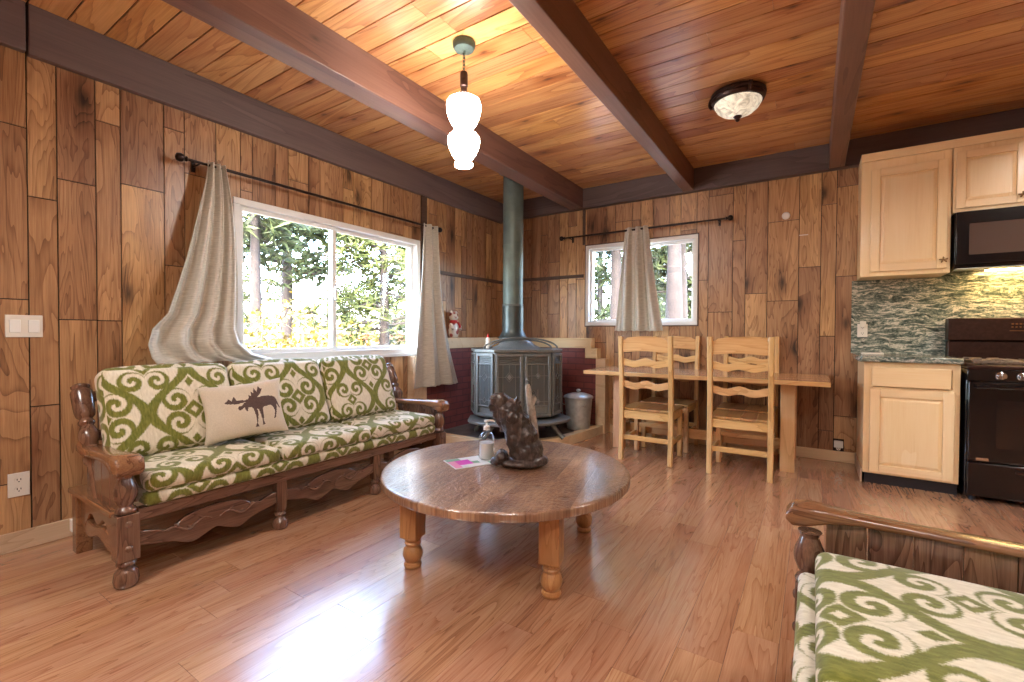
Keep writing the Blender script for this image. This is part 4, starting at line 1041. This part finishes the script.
# range
rg_ = thing('kitchen_range', (1.32, 4.93, 0), 'black gas range with oven right of the base cabinet', 'stove'); ox, oy = 1.32, 4.93
X0, X1, RY = .938-ox, 1.70-ox, 4.60-oy
mb = MB(); mb.box(X0, X1, RY+.03, .33, .03, .955); mb.build('housing', M['black'], rg_, bevel=.004)
mb = MB(); mb.box(X0, X1, RY-.005, .33, .955, .985); mb.build('cooktop', M['bronze'], rg_, bevel=.008)
for gx in (X0+.19, X1-.19):
    mb = MB()
    for gy in (-.16, .14):
        for a in range(4):
            ca, sa = math.cos(a*PI/2+PI/4), math.sin(a*PI/2+PI/4); mb.tube([(gx+.03*ca, gy+.03*sa, 1.018), (gx+.14*ca, gy+.13*sa, 1.018), (gx+.155*ca, gy+.145*sa, .986)], .007, 6)
    for r in ((gx-.165, gx+.165, -.30, -.285), (gx-.165, gx+.165, .26, .275), (gx-.165, gx-.15, -.30, .275), (gx+.15, gx+.165, -.30, .275), (gx-.165, gx+.165, -.02, -.008)): mb.box(r[0], r[1], r[2], r[3], .998, 1.018)
    mb.build('grate', M['grate'], rg_, bevel=.003)
    for gy in (-.16, .14): MB().lathe([(.05,.985),(.05,.996),(.036,1.0),(.036,1.008),(0,1.01)], (gx, gy, 0), 20).build('burner', M['grate'], rg_)
mb = MB(); mb.prism([(RY+.03,.875),(RY-.008,.875),(RY-.002,.955),(RY+.03,.955)], X0, X1, 'yz'); cp = mb.build('control_panel', M['black'], rg_, bevel=.003)
for kx in (1.11, 1.215, 1.32, 1.425, 1.53):
    mb = MB(); mb.M = Matrix.Translation((kx-ox, RY-.006, .912)) @ Matrix.Rotation(PI/2, 4, 'X'); mb.lathe([(.03,0),(.03,.006),(.022,.01),(.020,.026),(0,.027)], (0,0,0), 20); mb.box(-.005, .005, -.022, .022, .01, .034); k = mb.build('knob', M['chrome'], rg_, bevel=.002)
mb = MB(); mb.box(X0+.006, X1-.006, RY-.012, RY+.03, .295, .868); dr = mb.build('oven_door', M['black'], rg_, bevel=.006)
mb = MB(); mb.box(X0+.15, X1-.15, RY-.0145, RY-.012, .40, .74); mb.build('door_window', M['blackglass'], dr, smooth=0)
mb = MB(); mb.tube([(X0+.04, RY-.05, .835), (X1-.04, RY-.05, .835)], .012, 10); mb.box(X0+.05, X0+.07, RY-.05, RY-.012, .825, .845); mb.box(X1-.07, X1-.05, RY-.05, RY-.012, .825, .845); mb.build('handle', M['black'], dr)
mb = MB(); mb.box(X0+.05, X0+.115, RY-.014, RY-.0125, .302, .322); mb.build('badge', M['chrome'], dr)
mb = MB(); mb.box(X0+.006, X1-.006, RY-.010, RY+.03, .045, .285); dw = mb.build('drawer', M['black'], rg_, bevel=.006)
mb = MB(); mb.box(X0+.25, X1-.25, RY-.016, RY-.010, .235, .25); mb.build('handle', M['bronze'], dw)
mb = MB(); mb.box(X0, X1, 5.19-oy, 5.285-oy, .955, 1.15); mb.box(X0-.004, X1+.004, 5.17-oy, 5.285-oy, 1.16, 1.34); mb.box(X0+.01, X1-.01, 5.20-oy, 5.285-oy, 1.15, 1.16); bg = mb.build('backguard', M['bronze'], rg_, bevel=.005)
mb = MB()
for i in range(6):
    mb.box(.30-.32+i*.022, .30-.32+i*.022+.013, 5.167-oy, 5.17-oy, 1.285, 1.297)
    mb.box(.30-.32+i*.022, .30-.32+i*.022+.010, 5.167-oy, 5.17-oy, 1.262, 1.272)
mb.box(-.03, .11, 5.167-oy, 5.17-oy, 1.235, 1.240); mb.build('clock_buttons', M['brass'], bg)
mb = MB()
for x in (X0+.05, X1-.05): mb.lathe([(.02,0),(.02,.03)], (x, RY+.06, 0), 12); mb.lathe([(.02,0),(.02,.03)], (x, .28, 0), 12)
mb.build('foot', M['toe'], rg_)
# white remote on the worktop
mb = MB(); mb.prism([(-.075,-.022),(.075,-.016),(.078,0),(.075,.016),(-.075,.022),(-.082,0)], 0, .016); o = mb.build('remote_like_item', M['plate'], bevel=.005); o.location = (.43, 5.02, 1.031); o.rotation_euler = (0,0,.15); tag(o, 'small white remote-like dish lying on the green granite worktop', 'item')

# ------------------------------------------------------------------ switches and outlets
def plate(name, loc, rz, w, h, label, kind, cat, dark=False):
    p = thing(name, loc, label, cat, rz, 'wall outlets' if cat == 'outlet' else None)      # local y=0 on the wall, -y into the room
    mb = MB(); mb.box(-w/2, w/2, -.007, -.0005, -h/2, h/2); mb.build('plate', M['plate'] if not dark else M['panel_gap'], p, bevel=.002)
    if kind == 'switch':
        for x in (-w/4, w/4): mb = MB(); mb.box(x-.022, x+.022, -.012, -.007, -.035, .035); mb.build('rocker', M['white'], p, bevel=.002)
    else:
        for z in (.026, -.026):
            mb = MB(); mb.M = Matrix.Translation((0,-.0065,z)) @ Matrix.Rotation(PI/2, 4, 'X'); mb.lathe([(.018,0),(.018,.003),(0,.0031)], (0,0,0), 18); r = mb.build('receptacle', M['plate'], p)
            mb = MB()
            for x in (-.007, .007): mb.box(x-.0015, x+.0015, -.0105, -.009, z-.002, z+.008)
            mb.ell((0,-.0098,z-.009), (.003,.001,.003), 8, 4); mb.build('slots', M['sockets'], r)
    return p
plate('light_switch', (LX, .640, 1.229), PI/2, .145, .122, 'white double rocker switch on the panelled window wall', 'switch', 'switch')
plate('wall_outlet', (LX, .611, .36), PI/2, .085, .13, 'white double outlet low on the window wall beside the sofa', 'outlet', 'outlet')
pb = plate('wall_outlet', (.375, 5.300, 1.24), 0, .075, .12, 'white outlet with a plugged-in night light on the granite backsplash', 'outlet', 'outlet')
mb = MB(); mb.box(-.02, .024, -.05, -.008, .03, .085); mb.build('night_light', M['cream_plastic'], pb, bevel=.004)
pc = plate('wall_outlet', (.21, BY, .15), 0, .085, .13, 'dark outlet box with a white plug low on the back wall', 'outlet', 'outlet', True)
mb = MB(); mb.box(-.035, .035, -.03, -.0115, -.015, .05); mb.build('plug', M['white'], pc, bevel=.003)
mb = MB(); mb.box(-.02, .02, -.05, .05, -.035, .035); o = mb.build('phone_jack_box', M['white'], bevel=.004); o.location = (-3.60, .86, .07); tag(o, 'small white plastic box on the baseboard behind the sofa foot', 'box')
mb = MB(); mb.M = Matrix.Translation((-.243, BY-.0005, 2.378)) @ Matrix.Rotation(PI/2, 4, 'X'); mb.lathe([(.036,0),(.036,.012),(.028,.02),(0,.022)], (0,0,0), 24)
o = mb.build('sunlit_spot_disc', M['white']); tag(o, 'small round white sensor standing in for a sunlit spot high on the back wall', 'disc')  # white disc modelled for a small sun spot on the wall
mb = MB(); mb.box(-.13,-.055,5.315,5.3195,2.168,2.176); 
o = mb.build('pale_wall_mark', M['plate']); tag(o, 'thin pale hook on the back wall below the round sensor', 'mark')  # thin strip modelled for a white mark on the wall

# ------------------------------------------------------------------ outdoors
GZ = -.55
mb = MB(); n = 24
gx = [-60+i*5 for i in range(25)]; gy = [-30+i*5 for i in range(25)]
ids = [[mb.addv((x, y, GZ+(.35*math.sin(x*.21)*math.cos(y*.17))*(1 if (x < -8 or y > 9) else 0))) for y in gy] for x in gx]
for i in range(24):
    for j in range(24): mb.addf((ids[i][j], ids[i+1][j], ids[i+1][j+1], ids[i][j+1]))
struct(mb, 'ground', M['soil'], 'pale ground outside the windows')

def ray(px, py):
    yaw, pitch, roll, f = math.radians(33.2888), math.radians(.94364), math.radians(-.23499), 459.067
    F = Vector((-math.sin(yaw)*math.cos(pitch), math.cos(yaw)*math.cos(pitch), -math.sin(pitch))); r = Vector((math.cos(yaw), math.sin(yaw), 0)); d = F.cross(r)
    c, s = math.cos(roll), math.sin(roll); r2 = c*r+s*d; d2 = -s*r+c*d
    return r2*((px-512)/f)+d2*((py-341)/f)+F
def spot(px, dist):
    v = ray(px, 333); return Vector((0, 0, 1.2))+v*dist
def tuft(mb, p, size, n, rng, flat=.6):
    for _ in range(n):
        d = Vector((rng.gauss(0, 1), rng.gauss(0, 1), rng.gauss(.2, flat))).normalized()
        e = d.cross(Vector((rng.gauss(0,1), rng.gauss(0,1), rng.gauss(0,1)))).normalized()*size*.10
        q = p+d*size*rng.uniform(.6, 1.1); mb.rnd = min(1, max(0, rng.gauss(.45, .28)))
        mb.poly([p-e, q, p+e]); 
def pine(loc, h, r, label, seed, first=.2, spread=2.2, nb=46, mat='needle', size=.34, dens=7, group=None):
    h = min(h, 2.3+.34*Vector((loc[0], loc[1], 0)).length)
    rng = random.Random(seed); t = thing('pine_tree', (loc[0], loc[1], GZ), label, 'tree', 0, 'pine trees outside the windows')
    mb = MB(); lean = rng.uniform(-.02, .02)
    mb.tube([(lean*h*k/10, 0, h*k/10) for k in range(11)], [r*(1.15 if k == 0 else 1-.072*k) for k in range(11)], 14); mb.build('trunk', M['bark'], t)
    bb = MB(); fb = MB()
    for i in range(nb):
        z = h*(first+(1-first)*(i+rng.random())/nb); a = rng.uniform(0, 2*PI); L_ = spread*(1-.75*(z/h)**1.5)*rng.uniform(.6, 1.15)
        p0 = Vector((lean*z, 0, z)); d = Vector((math.cos(a), math.sin(a), rng.uniform(-.15, .35)))
        pts = [p0+d*L_*k/5+Vector((0, 0, .08*math.sin(k*1.3+i)-.015*k*k*L_*.3)) for k in range(6)]
        bb.tube(pts, [.05*(1-k/6.5)*(.6+L_/4) for k in range(6)], 5, False)
        for k in range(2, 6):
            for _ in range(dens):
                p = pts[k]+Vector((rng.gauss(0, .26), rng.gauss(0, .26), rng.gauss(.05, .16)))
                tuft(fb, p, size*rng.uniform(.6, 1.15), 9, rng)
    bb.build('branches', M['bark'], t, recalc=False); fb.build('foliage', M[mat], t, smooth=0, recalc=False)
    return t
def bush(loc, h, w, label, seed, leaves=900, mat='leaf'):
    rng = random.Random(seed); t = thing('bush', (loc[0], loc[1], GZ), label, 'bush', 0, 'yellow bushes outside the large window')
    tb = MB(); lb = MB(); tips = []
    for i in range(60):
        a = rng.uniform(0, 2*PI); rr = w*rng.random()**.5; top = Vector((rr*math.cos(a), rr*math.sin(a), h*rng.uniform(.55, 1)*(1-.35*(rr/w)**2)))
        pts = [Vector((top.x*.15, top.y*.15, 0)).lerp(top, k/5)+Vector((rng.gauss(0,.04), rng.gauss(0,.04), 0))*k for k in range(6)]
        tb.tube(pts, [.016*(1-k/7) for k in range(6)], 4, False); tips += pts[2:]
        for _ in range(3):
            b0 = pts[rng.randint(2, 4)]; b1 = b0+Vector((rng.gauss(0,.22), rng.gauss(0,.22), rng.uniform(.05,.4))); tb.tube([b0, (b0+b1)/2+Vector((0,0,.03)), b1], [.007,.005,.003], 4, False); tips.append(b1)
    for _ in range(leaves):
        p = rng.choice(tips)+Vector((rng.gauss(0,.1), rng.gauss(0,.1), rng.gauss(0,.1))); a = Vector((rng.gauss(0,1), rng.gauss(0,1), rng.gauss(0,1))).normalized()*.045; b = a.cross(Vector((rng.gauss(0,1), rng.gauss(0,1), rng.gauss(0,1)))).normalized()*.03
        lb.rnd = rng.random(); lb.poly([p-a, p+b, p+a, p-b])
    tb.build('twigs', M['twig'], t, recalc=False); lb.build('foliage', M[mat], t, smooth=0, recalc=False)
pine(spot(257, 8.0), 12, .13, 'pine with a straight dark trunk close outside the large window', 1, first=.62, nb=14, spread=1.6)
pine(spot(286, 10.5), 11, .17, 'pine with bare lower trunk behind the yellow bush', 2, first=.45, nb=18, spread=1.9)
pine(spot(385, 11.5), 8.5, .15, 'dense green pine filling the right half of the large window', 3, first=.14, nb=46, spread=1.8, mat='needle2', dens=6)
pine(spot(222, 16), 14, .2, 'distant pine hidden partly by the bunched curtain', 4, first=.1, nb=30, spread=3)
pine(spot(330, 22), 13, .2, 'small distant pine seen in the middle of the large window', 5, first=.15, nb=26, spread=2.2)
pine(spot(440, 16), 14, .2, 'distant pine near the right edge of the large window', 6, first=.1, nb=60, spread=3)
bush(spot(292, 7.2), 2.45, 1.15, 'yellow leaved bush outside the large window', 7, 4200)
bush(spot(244, 7.4), 2.2, .7, 'yellow green bush at the foot of the dark pine trunk', 8, 1400)
pine(spot(674, 8.8), 13, .22, 'thick dark pine trunk filling the small window beside the curtain', 11, first=.72, nb=10)
pine(spot(684, 10.6), 12, .15, 'slimmer pine trunk near the right edge of the small window', 14, first=.62, nb=10)
pine(spot(600, 13), 13, .12, 'slim pine at the edge of the small window', 12, first=.1, nb=24, spread=1.4, size=.3)
pine(spot(682, 15), 13, .2, 'dense dark pine filling the view behind the trunks in the small window', 16, first=.04, nb=90, spread=3.0, size=.42)
pine(spot(617, 10), 12, .18, 'pine trunk just left of the middle curtain', 13, first=.62, nb=14)
# neighbouring house
hs = thing('house', tuple(spot(372, 30).xy)+(GZ,), 'distant low house with a pale roof beyond the large window', 'house', math.radians(50))
mb = MB(); mb.box(-4.2, 4.2, -2.5, 2.5, 0, 1.7); mb.build('walls', M['distwall'], hs)
mb = MB(); mb.prism([(-3.1,1.7),(3.1,1.7),(0,3.0)], -4.8, 4.8, 'yz'); mb.build('roof', M['roofx'], hs)

# ------------------------------------------------------------------ light
w = bpy.data.worlds.new('World'); S.world = w; w.use_nodes = True; nt = w.node_tree
sky = nt.nodes.new('ShaderNodeTexSky'); sky.sky_type = 'NISHITA'; sky.sun_disc = False; sky.sun_elevation = math.radians(38); sky.sun_rotation = math.radians(150); sky.air_density = 1.0; sky.dust_density = 3.0
bgn = nt.nodes['Background']; nt.links.new(sky.outputs[0], bgn.inputs[0]); bgn.inputs[1].default_value = 3.5
sun = bpy.data.lights.new('sun', 'SUN'); sun.energy = 5; sun.angle = math.radians(.6); sun.color = (1, .95, .86)
so = bpy.data.objects.new('sun', sun); COL.objects.link(so); so.rotation_euler = Vector((-.75, -.02, -.66)).to_track_quat('-Z', 'Y').to_euler()
def portal(loc, rot, sx, sy):
    l = bpy.data.lights.new('portal', 'AREA'); l.shape = 'RECTANGLE'; l.size = sx; l.size_y = sy; l.cycles.is_portal = True
    o = bpy.data.objects.new('window_portal', l); COL.objects.link(o); o.location = loc; o.rotation_euler = rot
portal((LX-.16, 2.71, 1.6), (0, -PI/2, 0), 1.25, 1.98)
portal((-1.73, BY+.16, 1.8), (-PI/2, 0, 0), 1.35, 1.0)

# ------------------------------------------------------------------ camera and colour
yaw, pitch, roll, f = math.radians(33.2888), math.radians(.94364), math.radians(-.23499), 459.067
F = Vector((-math.sin(yaw)*math.cos(pitch), math.cos(yaw)*math.cos(pitch), -math.sin(pitch))); r = Vector((math.cos(yaw), math.sin(yaw), 0)); d = F.cross(r)
c, s = math.cos(roll), math.sin(roll); r2 = c*r+s*d; d2 = -s*r+c*d
cam = bpy.data.cameras.new('camera'); cam.sensor_width = 36; cam.lens = f/1024*36; cam.clip_start = .03; cam.clip_end = 300
co = bpy.data.objects.new('camera', cam); COL.objects.link(co)
co.matrix_world = Matrix(((r2.x, -d2.x, -F.x, 0), (r2.y, -d2.y, -F.y, 0), (r2.z, -d2.z, -F.z, 1.2), (0, 0, 0, 1)))
S.camera = co
S.view_settings.view_transform = 'Standard'; S.view_settings.look = 'None'; S.view_settings.gamma = 1; S.view_settings.use_curve_mapping = False
S.view_settings.exposure = 1.28
S.cycles.use_denoising = True; S.cycles.max_bounces = 10; S.cycles.diffuse_bounces = 5; S.cycles.transparent_max_bounces = 12
S.cycles.sample_clamp_indirect = 8
